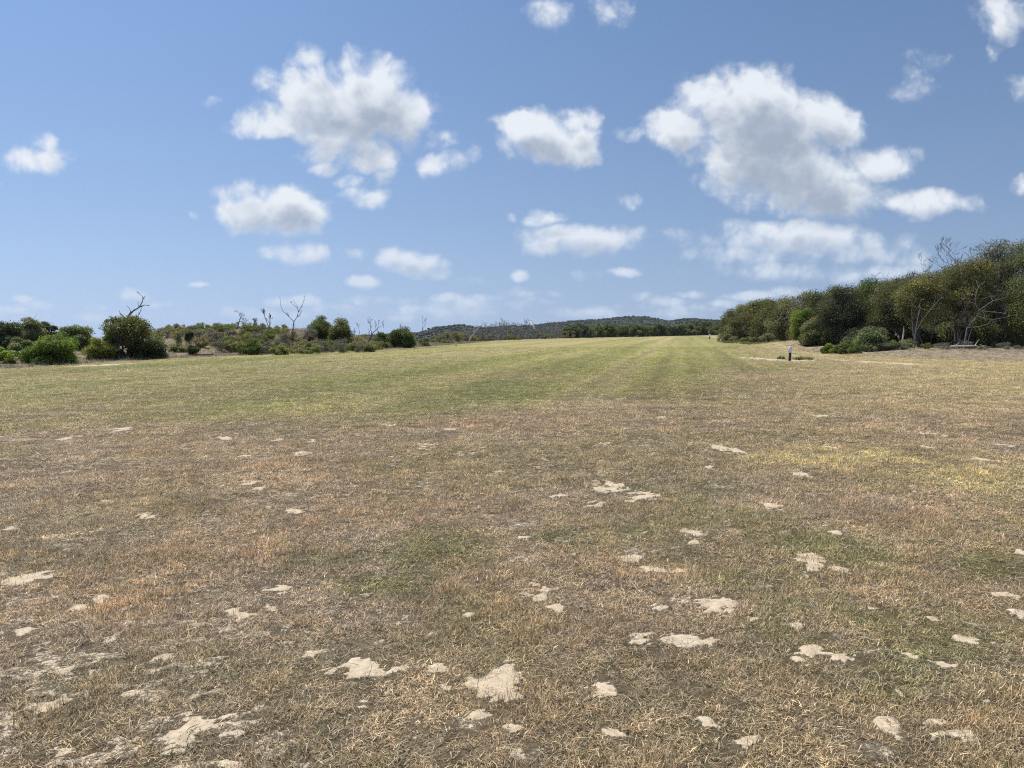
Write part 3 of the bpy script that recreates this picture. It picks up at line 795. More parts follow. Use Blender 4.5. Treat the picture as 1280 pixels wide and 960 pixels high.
# dead trees of the dune
D = 'dead_tree'
snag(D, 'small dead tree with a twisted crown like an open hand on the dune crest', 296, 60, 388, 51, (.12, 0), .045, depth=3, nbr=4, frac=.6, spread=1.0, upw=.15, bend=.3)
snag(D, 'low leaning dead tree right of the twisted one on the dune crest', 314, 60, 397, 52, (.5, 0), .035, depth=3, nbr=4, frac=.7, spread=.7, bend=.25)
snag(D, 'slim dead tree with upright twigs just left of the tall forked one', 343, 60, 385, 53, (-.12, 0), .045, depth=3, nbr=4, frac=.65, spread=.55, upw=.5)
snag(D, 'tall dead tree forked into a wide Y on the dune', 366, 57, 373, 54, mat=M_DARKSNAG, paths=[
    ([(0, 0, 428), (0, 0, 415), (1, 0, 407), (2, 0, 402)], .045, .033), ([(2, 0, 402), (-4, 0, 396), (-12, .1, 389), (-15, .1, 381), (-15, .1, 374)], .025, .007),
    ([(2, 0, 402), (6, 0, 396), (7, .1, 390), (6, .2, 384), (2, .2, 378)], .027, .007), ([(7, .1, 390), (11, 0, 384), (14, 0, 379), (15, 0, 373)], .025, .007),
    ([(5, 0, 397), (9, 0, 394), (11, 0, 390)], .02, .006), ([(6, .2, 385), (-1, .3, 380), (-3, .3, 377)], .018, .005)])
snag(D, 'bare stick of a dead tree right behind the two big green dune trees', 413, 66, 391, 55, (.3, 0), .03, depth=2, nbr=2, frac=.8)
snag(D, 'dead tree with a broad dark crown of branches right of the two green dune trees', 457, 68, 396, 56, (.05, 0), .07, depth=4, nbr=3, frac=.5, spread=.95, upw=.22, bend=.28)
snag(D, 'smaller dead tree at the left foot of the broad dark dead one', 446, 66, 403, 57, (-.25, 0), .04, depth=3, nbr=3, frac=.65)
snag(D, 'bare limbs slanting to the right beside the rounded dark green tree', 471, 69, 400, 58, (.55, 0), .045, depth=3, nbr=2, frac=.75, spread=.45)
snag(D, 'slanting dead tree half hidden by the low dense green shrub', 481, 72, 404, 59, (.7, 0), .045, depth=3, nbr=2, frac=.75, spread=.45)
snag(D, 'thin forked dead tree standing alone right of the rounded dark green tree', 524, 80, 395, 60, (0, 0), .05, depth=3, nbr=2, frac=.62, spread=.4, upw=.6)

# unnamed low scrub on the dune: green, olive and grey cushions
rs = random.Random(5)
base_kinds = []
def scrub_kind(i, color, color2, grey, n=2600, top=1.0):
    lobes = make_lobes(.85, 0, top, .85, 9, 300 + i, (.25, .4))
    V, q, c = leaves(lobes, n, .075, color, 300 + i, .4, color2=color2, floor=0)
    P, R = twig_set(lobes, 60 + grey, 300 + i, .010, 1.2, .2)
    return mesh_np('crown', V, [q], M_LEAF, {'tone': c}), tube_mesh('twigs', P, R, M_GREY if grey > 100 else M_BARK, 3)
kinds = [('green', scrub_kind(0, (.10, .125, .035), None, 0)), ('olive', scrub_kind(1, (.125, .125, .05), (.2, .17, .09), 40)),
         ('grey', scrub_kind(2, (.12, .12, .085), (.17, .15, .1), 420, 700)), ('green', scrub_kind(3, (.10, .125, .04), (.17, .18, .07), 20)),
         ('olive', scrub_kind(4, (.15, .135, .07), (.22, .17, .1), 90, 2000))]
lab = {'green': 'low green cushion shrub, one of many on the dune',
       'olive': 'low olive brown shrub, one of many dotted over the dune',
       'grey': 'low grey leafless scrub bush, one of many dotted over the dune'}
def scrub(px, d, s, ki, sz=1.0, where=''):
    kind, (mc, mt) = kinds[ki]
    x = wx(px, d); root = empty('scrub_bush', (x, d, gz1(x, d) - .05)); root.scale = (s, s, s * sz); root.rotation_euler = (0, 0, rs.uniform(0, 6.28))
    tag(root, lab[kind] if not where else where % kind, 'shrub', ('%s scrub on the dune' % kind) if not where else '%s scrub of the far edge' % kind)
    obj('crown', mc, root); obj('twigs', mt, root)
for i in range(230):
    px = rs.uniform(192, 475); d = rs.uniform(50.5, 66) + max(0, (px - 380) * .07)
    scrub(px, d, rs.uniform(.4, 1.0), rs.choice([0, 0, 1, 1, 2, 2, 3, 4, 4]), rs.uniform(.7, 1.2))
for i in range(14):
    scrub(rs.uniform(-60, 200), rs.uniform(50, 60), rs.uniform(.7, 1.2), rs.choice([0, 1, 2, 3]))
for i in range(44):                     # along the far left edge of the strip
    y = rs.uniform(72, 112); x = np.interp(y, EY, EX) - rs.uniform(2.0, 12)
    scrub(640 + F * x / y, y, rs.uniform(.3, .75), rs.choice([0, 1, 1, 2, 4]), rs.uniform(.6, 1.0), 'low %s scrub bush at the far edge of the strip before the dead trees')

# ---- dead wood beyond the strip (between the dune and the forest)
proto_s = []
for i in range(7):
    P, R = snag_paths((0, 0, -.1), np.array([random.Random(i).uniform(-.25, .25), 0, 1]), 2.6, .075, 700 + i, 3, 3, .2, [.5, .8, .65, .9, .5, .7, .6][i], [.5, .2, .4, .25, .6, .4, .3][i])
    P = np.array(P); R = np.maximum(np.array(R) * .8, .013)
    proto_s.append((tube_mesh('trunk', P[:1], R[:1], M_GREY, 5), tube_mesh('branches', P[1:], R[1:], M_GREY, 3), P[..., 2].max()))
DL = 'grey dead tree, one of the thicket beyond the crest below the distant hills'
def far_snag(px, y, top, i, label=DL, group='dead trees beyond the crest', s=None, lean=0.):
    x = wx(px, y, 420); gz = gz1(x, y); mt, mb, h = proto_s[i]
    root = empty('dead_tree', (x, y, gz)); tag(root, label, 'dead tree', group)
    H = zt(y, top) - gz; k = H / h
    root.scale = (max(k, .9), max(k, .9), k); root.rotation_euler = (0, lean, rs.uniform(0, 6.28))
    obj('trunk', mt, root); obj('branches', mb, root)
    return root
for i in range(110):
    px = 552 + 166 * (i + rs.uniform(-.6, .6)) / 110
    ymin = np.interp(px, [530, 600, 720], [84, 112, 172])
    y = ymin + rs.uniform(4, 26)
    tops = np.interp(px, [540, 580, 600, 625, 640, 700, 720], [416, 411, 404, 399, 402, 405, 408])
    far_snag(px, y, tops + abs(rs.gauss(0, 5)), rs.randrange(7))
far_snag(632, 140, 396, 4, 'tall thin dead tree sticking up left of the small hut on stilts', None)
far_snag(664, 150, 395, 0, 'thin dead tree leaning to the right behind the white windsock', None, lean=.25)
far_snag(687, 158, 401, 3, 'dead tree with a rounded bare crown right of the white windsock', None)
snag('dead_tree', 'pale bleached dead tree slanting to the right in the left part of the dead thicket', 590, 112, 406, 61, mat=M_PALE, paths=[
    ([(-4, 0, 427), (0, 0, 420), (4, 0, 414), (8, 0, 410)], .10, .06), ([(8, 0, 410), (12, .3, 406), (16, .4, 404)], .05, .02), ([(2, 0, 417), (3, 0, 411), (2, 0, 407)], .05, .02)])
# twiggy grey bushes under the dead trees
for i in range(46):
    px = 545 + 180 * (i + rs.uniform(-.6, .6)) / 46; ymin = np.interp(px, [530, 600, 730], [82, 110, 172]); y = ymin + rs.uniform(3, 22)
    x = wx(px, y, 420)
    kind, (mc, mt) = kinds[rs.choice([2, 2, 2, 1, 0])]
    root = empty('scrub_bush', (x, y, gz1(x, y) - .05)); s = rs.uniform(.8, 1.5); root.scale = (s, s, s * rs.uniform(.8, 1.3)); root.rotation_euler = (0, 0, rs.uniform(0, 6.28))
    tag(root, '%s bush growing among the dead trees beyond the crest' % kind, 'shrub', '%s bushes among the dead trees' % kind)
    obj('crown', mc, root); obj('twigs', mt, root)

# ---- green forest beyond the crest, px 700 to 905
fk = []
for i in range(6):
    col = [(.045, .06, .02), (.06, .075, .022), (.038, .05, .02), (.075, .085, .028), (.05, .062, .026), (.085, .09, .035)][i]
    lobes = make_lobes(2.6, .3, 4.6, 2.6, 16, 400 + i, (.22, .36))
    V, q, c = leaves(lobes, 5200, .26, col, 400 + i, .36, floor=0, gapscale=.9)
    P, R = stems(lobes, 400 + i, 3, .11)
    fk.append((mesh_np('crown', V, [q], M_LEAF, {'tone': c}), tube_mesh('trunk', P, R, M_BARK, 4)))
def forest_tree(px, y, top, i, label, group, s=None):
    x = wx(px, y, 415); gz = gz1(x, y); H = zt(y, top) - gz; k = H / 4.6; s = s or max(k, .8)
    root = empty('forest_tree', (x, y, gz)); tag(root, label, 'tree', group)
    root.scale = (s, s, k); root.rotation_euler = (0, 0, rs.uniform(0, 6.28))
    mc, mt = fk[i]; obj('crown', mc, root); obj('trunk', mt, root)
for i in range(85):
    px = 706 + 205 * (i + rs.uniform(-.8, .8)) / 85
    ymin = np.interp(px, [700, 720, 800, 895, 960], [158, 170, 203, 300, 360]) + 6
    y = ymin + rs.uniform(0, 45)
    top = np.interp(px, [700, 720, 760, 800, 830, 870, 905, 940], [408, 407, 406, 406, 406, 403, 404, 405]) + rs.gauss(.9, 2.0)
    forest_tree(px, y, top, rs.choice([0, 1, 2, 3, 4, 5]) if px > 790 else rs.choice([0, 2, 4, 1]), 'dark green tree, one of the forest at the far end of the airstrip', 'forest trees at the far end of the strip')
for i in range(26):
    px = 690 + 70 * i / 26 + rs.uniform(-3, 3); y = np.interp(px, [690, 760], [152, 186]) + rs.uniform(4, 14)
    far_snag(px, y, 411 + rs.uniform(-4, 3), rs.randrange(7), 'grey dead tree standing before the dark forest right of the windsock', 'grey dead trees before the forest')

# ---- right-hand wind-shaped trees
plant(T, 'windswept tree with a sloping crown at the left tip of the right hand trees', 'tree', 921, 108, 379, 21, .12, 3.0, 20, 15000, .15, (.075, .08, .03), (.15, .14, .05), 70, r0=.12, nst=4, twigs=200, grey=260, greyr=.02, wedge=.5, lean=.6)
plant(T, 'flat topped windswept tree next to the left tip, grey branches showing inside', 'tree', 945, 100, 373, 24, .15, 3.0, 20, 15000, .145, (.08, .082, .03), (.16, .145, .05), 71, r0=.13, nst=4, twigs=200, grey=420, greyr=.022, lean=.6)
plant(T, 'windswept olive tree behind the bleached branches', 'tree', 977, 92, 368, 24, .12, 3.0, 20, 15000, .135, (.075, .08, .03), (.15, .14, .05), 72, r0=.13, nst=4, twigs=200, grey=420, greyr=.02, lean=.5)
plant(T, 'grey green tree rising behind the bright green bush', 'tree', 1008, 84, 363, 25, .1, 3.0, 20, 14000, .13, (.06, .065, .03), (.13, .12, .05), 73, r0=.12, nst=4, twigs=260, grey=420, greyr=.018)
plant(T, 'dense olive windswept crown filling the dip behind the bleached branches', 'tree', 962, 97, 370, 30, .1, 3.0, 20, 15000, .145, (.07, .078, .028), (.15, .14, .05), 170, r0=.12, nst=4, twigs=200, grey=200, greyr=.02, lean=.4)
plant(T, 'dense grey green crown filling the dip behind the bright green bush', 'tree', 1022, 80, 359, 26, .1, 3.0, 20, 15000, .13, (.055, .065, .026), (.13, .125, .05), 171, r0=.12, nst=4, twigs=200, grey=200, greyr=.02)
plant(T, 'low windswept crown at the very left end of the right hand trees', 'tree', 915, 112, 388, 14, .1, 2.4, 14, 9000, .15, (.065, .075, .028), None, 172, r0=.1, nst=3, twigs=120, grey=160, greyr=.02)
for i in range(15):
    px = 918 + 262 * i / 14; d = float(np.interp(px, [905, 1000, 1060, 1180], [114, 92, 76, 69]))
    top = float(np.interp(px, [905, 920, 940, 960, 1000, 1030, 1060, 1100, 1140, 1160, 1200], [388, 378, 374, 371, 364, 359, 354, 347, 343, 334, 320]))
    plant(T, 'olive windswept crown, one of the row closing the sloping skyline of the wood', 'tree', px, d, top + 1.5, 19, .1, 2.4, 14, 8500, .14,
          [(.065, .072, .03), (.055, .065, .028), (.075, .078, .036)][i % 3], (.14, .13, .06), 980 + i, 'windswept crowns along the skyline of the wood', r0=.1, nst=3, twigs=160, grey=200, greyr=.016)
plant('shrub', 'grey green shrub at the foot of the left tip of the right hand trees', 'shrub', 912, 104, 417, 12, .0, 1.2, 9, 4000, .11, (.11, .115, .075), None, 74, twigs=60, grey=120, r0=.03)
plant('shrub', 'grey green shrub at the foot of the flat topped windswept tree', 'shrub', 935, 96, 420, 13, .0, 1.2, 9, 4500, .11, (.09, .1, .06), None, 75, twigs=60, grey=160, r0=.03)
plant('shrub', 'grey shrub under the bleached branches', 'shrub', 962, 88, 416, 14, .0, 1.2, 9, 4500, .10, (.10, .105, .07), None, 76, twigs=60, grey=220, r0=.03)
snag('dead_tree', 'bleached forked branches curling up in front of the windswept olive tree', 975, 84, 378, 77, mat=M_GREY, paths=[
    ([(-10, 0, 405), (-4, 0, 401), (0, 0, 398), (4, 0, 400), (8, 0, 396)], .06, .04), ([(8, 0, 396), (12, 0, 388), (11, 0, 381), (14, .1, 377)], .05, .02),
    ([(0, 0, 398), (1, 0, 392), (4, 0, 387)], .03, .015), ([(8, 0, 396), (18, 0, 391), (26, 0, 382), (32, 0, 377)], .05, .02), ([(-10, 0, 405), (-16, 0, 410), (-18, 0, 425), (-17, 0, 432)], .035, .04)])
plant('bush', 'bright green leafy bush in front of the right hand trees behind the marker post', 'bush', 1004, 68, 384, 17, .12, 1.2, 16, 11000, .11, (.08, .115, .02), (.15, .175, .035), 78, r0=.04, nst=3, twigs=90, gap=.4)
plant(T, 'big rounded very dark tree standing right of the bright green bush', 'tree', 1050, 62, 354, 34, .03, 2.4, 26, 30000, .095, (.030, .037, .020), (.062, .066, .036), 79, r0=.10, nst=4, twigs=420, grey=160, gap=.38)
plant(T, 'tree crown with a bright green rounded tip behind the big very dark tree', 'tree', 1084, 70, 346, 24, .15, 2.4, 20, 14000, .11, (.06, .08, .02), (.12, .14, .035), 80, r0=.09, nst=3, twigs=160)
plant('flowering_shrub', 'rounded shrub dotted with pale leaves at the foot of the big very dark tree', 'shrub', 1088, 52, 409, 21, .0, 1.2, 14, 10500, .10, (.06, .085, .03), (.16, .18, .09), 81, r0=.03, nst=4, twigs=60)
plant('shrub', 'bright green low shrub between the marker post and the big very dark tree', 'shrub', 1038, 51, 429, 12, .0, .7, 10, 5500, .07, (.085, .125, .02), None, 82, r0=.02, twigs=30)
plant('shrub', 'mid green low shrub under the right side of the big very dark tree', 'shrub', 1062, 50, 425, 17, .0, .9, 11, 8000, .075, (.06, .085, .025), None, 83, r0=.02, twigs=50)
plant('shrub', 'grey green low shrub spreading left of the split trunk', 'shrub', 1112, 51, 428, 20, .0, .9, 11, 8000, .075, (.07, .085, .045), None, 84, r0=.02, twigs=50, grey=60)
plant(T, 'wide tree with a brownish top left of the split trunk', 'tree', 1112, 62, 345, 30, .08, 2.6, 22, 20000, .10, (.075, .08, .035), (.14, .13, .055), 85, r0=.10, nst=4, twigs=360, grey=260, greyr=.014)
plant(T, 'yellow green windswept tree on a split pale streaked trunk', 'tree', 1150, 56, 336, 38, .2, 2.6, 24, 20000, .10, (.07, .072, .03), (.15, .135, .05), 86, r0=.13, nst=4, twigs=360, grey=160, gap=.38, wedge=.35, spread=.2)
plant(T, 'yellow green domed tree below the bare branches of the skyline', 'tree', 1205, 57, 318, 36, .2, 2.8, 24, 21000, .10, (.075, .076, .03), (.155, .14, .052), 87, r0=.13, nst=4, twigs=360, grey=120, gap=.38, wedge=.2)
plant(T, 'tall loose grey green tree with sky gaps near the right end of the skyline', 'tree', 1246, 61, 290, 30, .3, 2.6, 22, 13500, .10, (.065, .07, .04), (.14, .125, .07), 88, r0=.14, nst=4, twigs=420, grey=420, greyr=.014, gap=.46)
plant(T, 'tall dark green tree cut off by the right end of the photo', 'tree', 1290, 58, 292, 34, .15, 2.8, 24, 21000, .10, (.05, .062, .026), (.13, .125, .05), 89, r0=.14, nst=4, twigs=260, gap=.4)
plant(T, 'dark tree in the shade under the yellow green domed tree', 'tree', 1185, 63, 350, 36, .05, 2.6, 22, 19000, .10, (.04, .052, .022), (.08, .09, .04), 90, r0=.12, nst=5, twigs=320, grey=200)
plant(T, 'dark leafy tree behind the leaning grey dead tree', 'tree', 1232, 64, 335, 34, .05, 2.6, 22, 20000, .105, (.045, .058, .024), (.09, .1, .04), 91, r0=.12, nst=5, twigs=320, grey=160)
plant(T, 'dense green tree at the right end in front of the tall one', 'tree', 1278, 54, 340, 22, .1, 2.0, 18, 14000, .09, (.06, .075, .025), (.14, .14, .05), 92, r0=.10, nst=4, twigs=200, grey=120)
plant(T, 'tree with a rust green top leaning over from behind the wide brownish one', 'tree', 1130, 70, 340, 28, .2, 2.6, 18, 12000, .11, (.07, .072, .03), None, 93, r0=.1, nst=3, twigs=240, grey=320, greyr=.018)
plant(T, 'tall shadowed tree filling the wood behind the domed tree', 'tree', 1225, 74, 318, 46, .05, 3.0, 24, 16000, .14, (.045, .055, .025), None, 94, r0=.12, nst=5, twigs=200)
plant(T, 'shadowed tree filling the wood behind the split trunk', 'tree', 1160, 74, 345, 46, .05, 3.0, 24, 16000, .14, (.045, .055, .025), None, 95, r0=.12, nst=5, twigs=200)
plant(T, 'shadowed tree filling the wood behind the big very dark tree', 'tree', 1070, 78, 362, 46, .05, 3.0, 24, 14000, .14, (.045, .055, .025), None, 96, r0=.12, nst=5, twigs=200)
plant(T, 'tree beyond the right end seen above the wood', 'tree', 1330, 62, 296, 40, .1, 2.8, 20, 14000, .12, (.05, .06, .026), None, 97, r0=.12, nst=4, twigs=100)
for (px, d, top, sd_, ln, l) in ((1162, 60, 316, 1, .1, 'leftmost'), (1180, 60, 307, 2, .25, 'second from left'), (1200, 60, 299, 3, .3, 'second from right'), (1213, 61, 295, 4, .25, 'rightmost')):
    snag(D, 'bare dead treetop on the right skyline above the domed tree, %s of four' % l, px, d, top, 800 + sd_, (ln, 0), .06, depth=4, nbr=3, frac=.78, spread=.6, upw=.25, mat=M_DARKSNAG)
snag(D, 'bare dead treetop poking above the wide brownish tree', 1118, 66, 338, 810, (.2, 0), .06, depth=4, nbr=3, frac=.8, spread=.55, upw=.3)
snag(D, 'bare dead twigs poking above the grey green tree', 998, 88, 362, 811, (.2, 0), .06, depth=4, nbr=3, frac=.8, spread=.55, upw=.3)
snag(D, 'bare dead twigs poking above the tree right of the bright green bush', 1017, 86, 357, 812, (.3, 0), .06, depth=4, nbr=3, frac=.8, spread=.55, upw=.3)
snag(D, 'grey dead tree fanning its bare branches in front of the right hand wood', 1205, 51, 352, 813, mat=M_DARKSNAG, depth=4, nbr=4, lean=(.45, 0), rad=.035, frac=.5, spread=1.1, upw=.12, bend=.22)
snag(D, 'grey dead tree with a curved top limb left of the fan shaped one', 1206, 52, 350, 814, mat=M_GREY, paths=[
    ([(-2, 0, 440), (0, 0, 425), (2, 0, 410), (14, 0, 395), (16, 0, 388)], .04, .024), ([(16, 0, 388), (10, 0, 378), (12, 0, 362), (22, 0, 352)], .035, .012),
    ([(16, 0, 388), (32, 0, 390), (50, 0, 392)], .03, .01), ([(14, 0, 395), (34, .2, 400), (54, .2, 396)], .03, .01), ([(2, 0, 410), (20, .1, 408), (38, .1, 402)], .03, .01),
    ([(16, 0, 388), (34, .1, 376), (50, .1, 372)], .03, .01)])
snag(D, 'slim streaked dead trunk standing before the yellow green windswept tree', 1143, 52, 372, 815, mat=M_GREY, paths=[
    ([(0, 0, 444), (0, 0, 425), (2, 0, 405), (6, 0, 385)], .05, .02), ([(1, 0, 415), (12, 0, 395), (26, 0, 378), (32, 0, 372)], .024, .01), ([(0, 0, 430), (-4, 0, 400), (-5, 0, 372)], .035, .015)])
snag(D, 'short pale broken trunk beside the grey green low shrub', 1124, 51, 408, 816, mat=M_PALE, paths=[([(4, 0, 425), (5, 0, 416), (5, 0, 410)], .05, .03), ([(0, 0, 424), (-4, 0, 418), (-6, 0, 414)], .02, .01)])
log('fallen_log', 'white bleached trunk lying in front of the right hand wood', wx(1195, 50), 49, 1.9, math.radians(-3), .055, M_PALE, 6, -.02, 2, lift=.28)
log('fallen_branch', 'short white branch slanting to the ground at the right end of the bleached trunk', wx(1217, 50), 48.6, .9, math.radians(0), .035, M_PALE, 7, -.6, 2, lift=.4)
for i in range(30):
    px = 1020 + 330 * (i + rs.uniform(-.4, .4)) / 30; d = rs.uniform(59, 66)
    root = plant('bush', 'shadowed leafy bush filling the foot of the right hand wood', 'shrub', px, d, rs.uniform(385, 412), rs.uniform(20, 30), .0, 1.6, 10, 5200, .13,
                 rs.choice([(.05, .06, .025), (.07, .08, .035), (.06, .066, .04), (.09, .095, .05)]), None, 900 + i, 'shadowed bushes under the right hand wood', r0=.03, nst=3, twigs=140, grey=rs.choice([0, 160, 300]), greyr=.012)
for i in range(22):
    px = 905 + 115 * (i + rs.uniform(-.4, .4)) / 22; d = np.interp(px, [905, 1020], [112, 86]) + rs.uniform(0, 4)
    root = plant('bush', 'grey green bush filling the foot of the windswept trees', 'shrub', px, d, rs.uniform(392, 410), rs.uniform(9, 14), .0, 1.6, 9, 3600, .15,
                 rs.choice([(.06, .07, .03), (.09, .095, .06), (.07, .075, .045)]), None, 940 + i, 'bushes under the windswept trees', r0=.03, nst=3, twigs=80, grey=160, greyr=.016)
for i in range(26):
    px = rs.uniform(1070, 1330); d = rs.uniform(50, 58)
    kind, (mc, mt) = kinds[rs.choice([2, 1, 0, 4, 2])]
    x = wx(px, d); root = empty('scrub_bush', (x, d, gz1(x, d) - .05)); s = rs.uniform(.35, .8); root.scale = (s, s, s * rs.uniform(.6, 1.1)); root.rotation_euler = (0, 0, rs.uniform(0, 6.28))
    tag(root, 'low %s bush along the foot of the right hand wood' % kind, 'shrub', '%s bushes at the foot of the right hand wood' % kind)
    obj('crown', mc, root); obj('twigs', mt, root)
for i in range(16):
    px = 905 + 75 * i / 16; d = np.interp(px, [905, 980], [104, 70]) + rs.uniform(-2, 3)
    kind, (mc, mt) = kinds[rs.choice([3, 0, 3])]
    x = wx(px, d); root = empty('scrub_bush', (x, d, gz1(x, d) - .05)); s = rs.uniform(.4, .8); root.scale = (s, s, s * rs.uniform(.5, .8)); root.rotation_euler = (0, 0, rs.uniform(0, 6.28))
    tag(root, 'low green plant at the grass edge below the windswept trees', 'shrub', 'low plants below the windswept trees')
    obj('crown', mc, root); obj('twigs', mt, root)
# creeper by the marker post
plant('creeper', 'low leafy creeper spreading right of the large marker post', 'plant', 1004, 41.5, 444.5, 14, .0, .5, 12, 700, .09, (.13, .16, .06), None, 120, r0=.008, twigs=20, nst=3, flat=.4, gap=.55)
plant('creeper', 'small dark leafy plant just left of the large marker post', 'plant', 977, 42.5, 445, 6, .0, .3, 8, 380, .09, (.09, .12, .045), None, 121, r0=.008, twigs=10, nst=3, flat=.5)

# litter: dry tufts and leaf fall over verge and dune
M_LIT = M_BLADE
def sample_litter():
    n = 60000
    x = np.concatenate([rng.uniform(-60, 5, n), rng.uniform(14, 60, n // 2)]); y = np.concatenate([rng.uniform(28, 110, n), rng.uniform(30, 110, n // 2)])
    e, r = left_out(x, y), right_out(x, y)
    k = (((e > 0) & (e < 22)) | ((r > 1.5) & (r < 16))) & (np.abs(x) < .8 * y)
    return x[k], y[k]
lx, ly = sample_litter(); n = len(lx)
lc = np.tile(np.array([.33, .255, .18]), (n, 1)); hue = rng.uniform(0, 1, n)
lc = lerp(lc, (.28, .25, .225), (hue < .35) * .8); lc = lerp(lc, (.24, .235, .09), (hue > .72) * .8); lc *= rng.uniform(.6, 1.25, n)[:, None]
s = rng.uniform(1.8, 4.0, n) * np.where(right_out(lx, ly) > 0, .55, 1)
scatter('verge_litter', np.stack([lx, ly, terrain(lx, ly)], 1), np.stack([rng.normal(0, .1, n), rng.normal(0, .1, n), rng.uniform(0, 6.28, n)], 1),
        np.stack([s, s, s * rng.uniform(.8, 1.9, n)], 1), rng.integers(0, 9, n), lc, rng.uniform(0, .25, n), protos,
        'brown dead grass and leaf litter on the unmown verges and the dune', 'ground cover')

# ---- marker posts
def lathe(prof, sides=16):
    V = []; Q = []
    for r, z in prof:
        for k in range(sides): V.append((r * math.cos(k * 2 * math.pi / sides), r * math.sin(k * 2 * math.pi / sides), z))
    for i in range(len(prof) - 1):
        for k in range(sides): Q.append((i * sides + k, i * sides + (k + 1) % sides, (i + 1) * sides + (k + 1) % sides, (i + 1) * sides + k))
    return np.array(V), np.array(Q)
def post(label, px, py, top_py, wpx, group=None, split=.42, dark=True):
    x, y = on_plane(px, py); x, y = float(x), float(y); gz = gz1(x, y); H = zt(y, top_py) - gz; r = wpx / 2 / F * y
    root = empty('marker_post', (x, y, gz)); tag(root, label, 'marker post', group); root.rotation_euler = (.02, .03, 0)
    hs = H * (1 - split)
    V, Q = lathe([(.001, -.1), (r * .72, -.1), (r * .72, hs * .5), (r * .70, hs - .002), (.001, hs)], 12)
    obj('shaft', mesh_np('shaft', V, [Q], M_BLACK if dark else M_WHITE, smooth=False), root)
    V, Q = lathe([(r * .74, hs + .001), (r * 1.0, hs + .004), (r * 1.0, H - .012), (r * .9, H - .003), (.001, H)], 14)
    obj('reflector_sleeve', mesh_np('reflector_sleeve', V, [Q], M_WHITE, smooth=False), root)
post('large black marker post with a white top sleeve near the right hand trees', 987, 451.5, 433, 4.4)
post('short white topped marker post at the dune foot below the big green dune trees', 403.5, 440.5, 433, 2.4, split=.75)
post('tiny white marker post at the strip edge left of the dead thicket', 570, 432.5, 428.6, 1.8, split=.6)
post('far slim white topped marker post on the crest left of the right hand trees', 887, 424, 418, 1.9, split=.5)
post('small white marker at the grass edge below the left tip of the right hand trees', 901, 427.5, 424.4, 1.7, split=.7)

# ---- windsock and hut among the dead trees
def box(x0, x1, y0, y1, z0, z1):
    V = np.array([(x, y, z) for z in (z0, z1) for y in (y0, y1) for x in (x0, x1)])
    return V, np.array([(0, 2, 3, 1), (4, 5, 7, 6), (0, 1, 5, 4), (1, 3, 7, 5), (3, 2, 6, 7), (2, 0, 4, 6)])
d = 160.; X = wx(662, d); gz = gz1(X, d)
root = empty('windsock', (X, d, gz)); tag(root, 'limp white windsock hanging from a thin pole above the dead trees', 'windsock')
zt0 = zt(d, 401.0) - gz; zb = zt(d, 411.2) - gz
V, Q = lathe([(.07, -.2), (.05, zt0 * .5), (.04, zt0 + .15), (.001, zt0 + .16)], 8)
obj('pole', mesh_np('pole', V, [Q], M_STEEL, smooth=True), root)
a = np.linspace(0, 1, 9); P = []; 
V = []; Q = []
for i, t in enumerate(a):
    cx = .12 + 1.0 * t ** .9; cz = zt0 - (zt0 - zb) * t; rx = .36 * (1 - t) + .17 * t; 
    for k in range(14):
        an = k * 2 * math.pi / 14; fold = 1 + .12 * math.sin(3 * an + 4 * t)
        V.append((cx + rx * fold * math.cos(an), rx * .7 * fold * math.sin(an), cz + .25 * rx * math.cos(an) * (1 - t)))
for i in range(8):
    for k in range(14): Q.append((i * 14 + k, i * 14 + (k + 1) % 14, (i + 1) * 14 + (k + 1) % 14, (i + 1) * 14 + k))
obj('sleeve', mesh_np('sleeve', np.array(V), [np.array(Q)], M_CLOTH, smooth=True), root)
ring = np.array([[(.12 + .37 * math.cos(t), .27 * math.sin(t), zt0 + .09 * math.cos(t)) for t in np.linspace(0, 2 * math.pi, 17)]])
obj('hoop', tube_mesh('hoop', ring, np.full((1, 17), .025), M_STEEL, 5), root)

d = 175.; X = wx(651, d); gz = gz1(X, d); zr = zt(d, 405.6) - gz; ze = zt(d, 407.6) - gz; zw = zt(d, 410.5) - gz; W = 6.2 / F * d
root = empty('lookout_hut', (X, d, gz)); tag(root, 'small hut with a dark low hipped roof raised on posts left of the windsock', 'hut')
V = np.array([(-W, -W, ze), (W, -W, ze), (W, W, ze), (-W, W, ze), (-W * .35, 0, zr), (W * .35, 0, zr), (-W, -W, ze - .08), (W, -W, ze - .08), (W, W, ze - .08), (-W, W, ze - .08)])
q4 = np.array([(0, 1, 5, 4), (2, 3, 4, 5), (6, 7, 1, 0), (7, 8, 2, 1), (8, 9, 3, 2), (9, 6, 0, 3), (9, 8, 7, 6)]); q3 = np.array([(1, 2, 5), (3, 0, 4)])
obj('roof', mesh_np('roof', V, [q4, q3], M_ROOF), root)
V, Q = box(-W * .72, W * .72, -W * .72, W * .72, zw, ze - .09); wall = obj('wall', mesh_np('wall', V, [Q], M_WALL), root)
for k in (-1, 0, 1):
    V, Q = box(k * W * .45 - .16, k * W * .45 + .16, -W * .72 - .02, -W * .72 - .003, zw + (ze - zw) * .35, zw + (ze - zw) * .8)
    obj('window', mesh_np('window', V, [Q], M_GLASS), root)
for sx in (-1, 1):
    for sy in (-1, 1):
        V, Q = box(sx * W * .66 - .06, sx * W * .66 + .06, sy * W * .66 - .06, sy * W * .66 + .06, -.2, zw - .003); obj('leg', mesh_np('leg', V, [Q], M_BARK), root)
V, Q = box(W * 1.02, W * 1.3, -.2, .2, zw + .1, ze - .15); obj('water_tank', mesh_np('water_tank', V, [Q], M_ROOF), root)

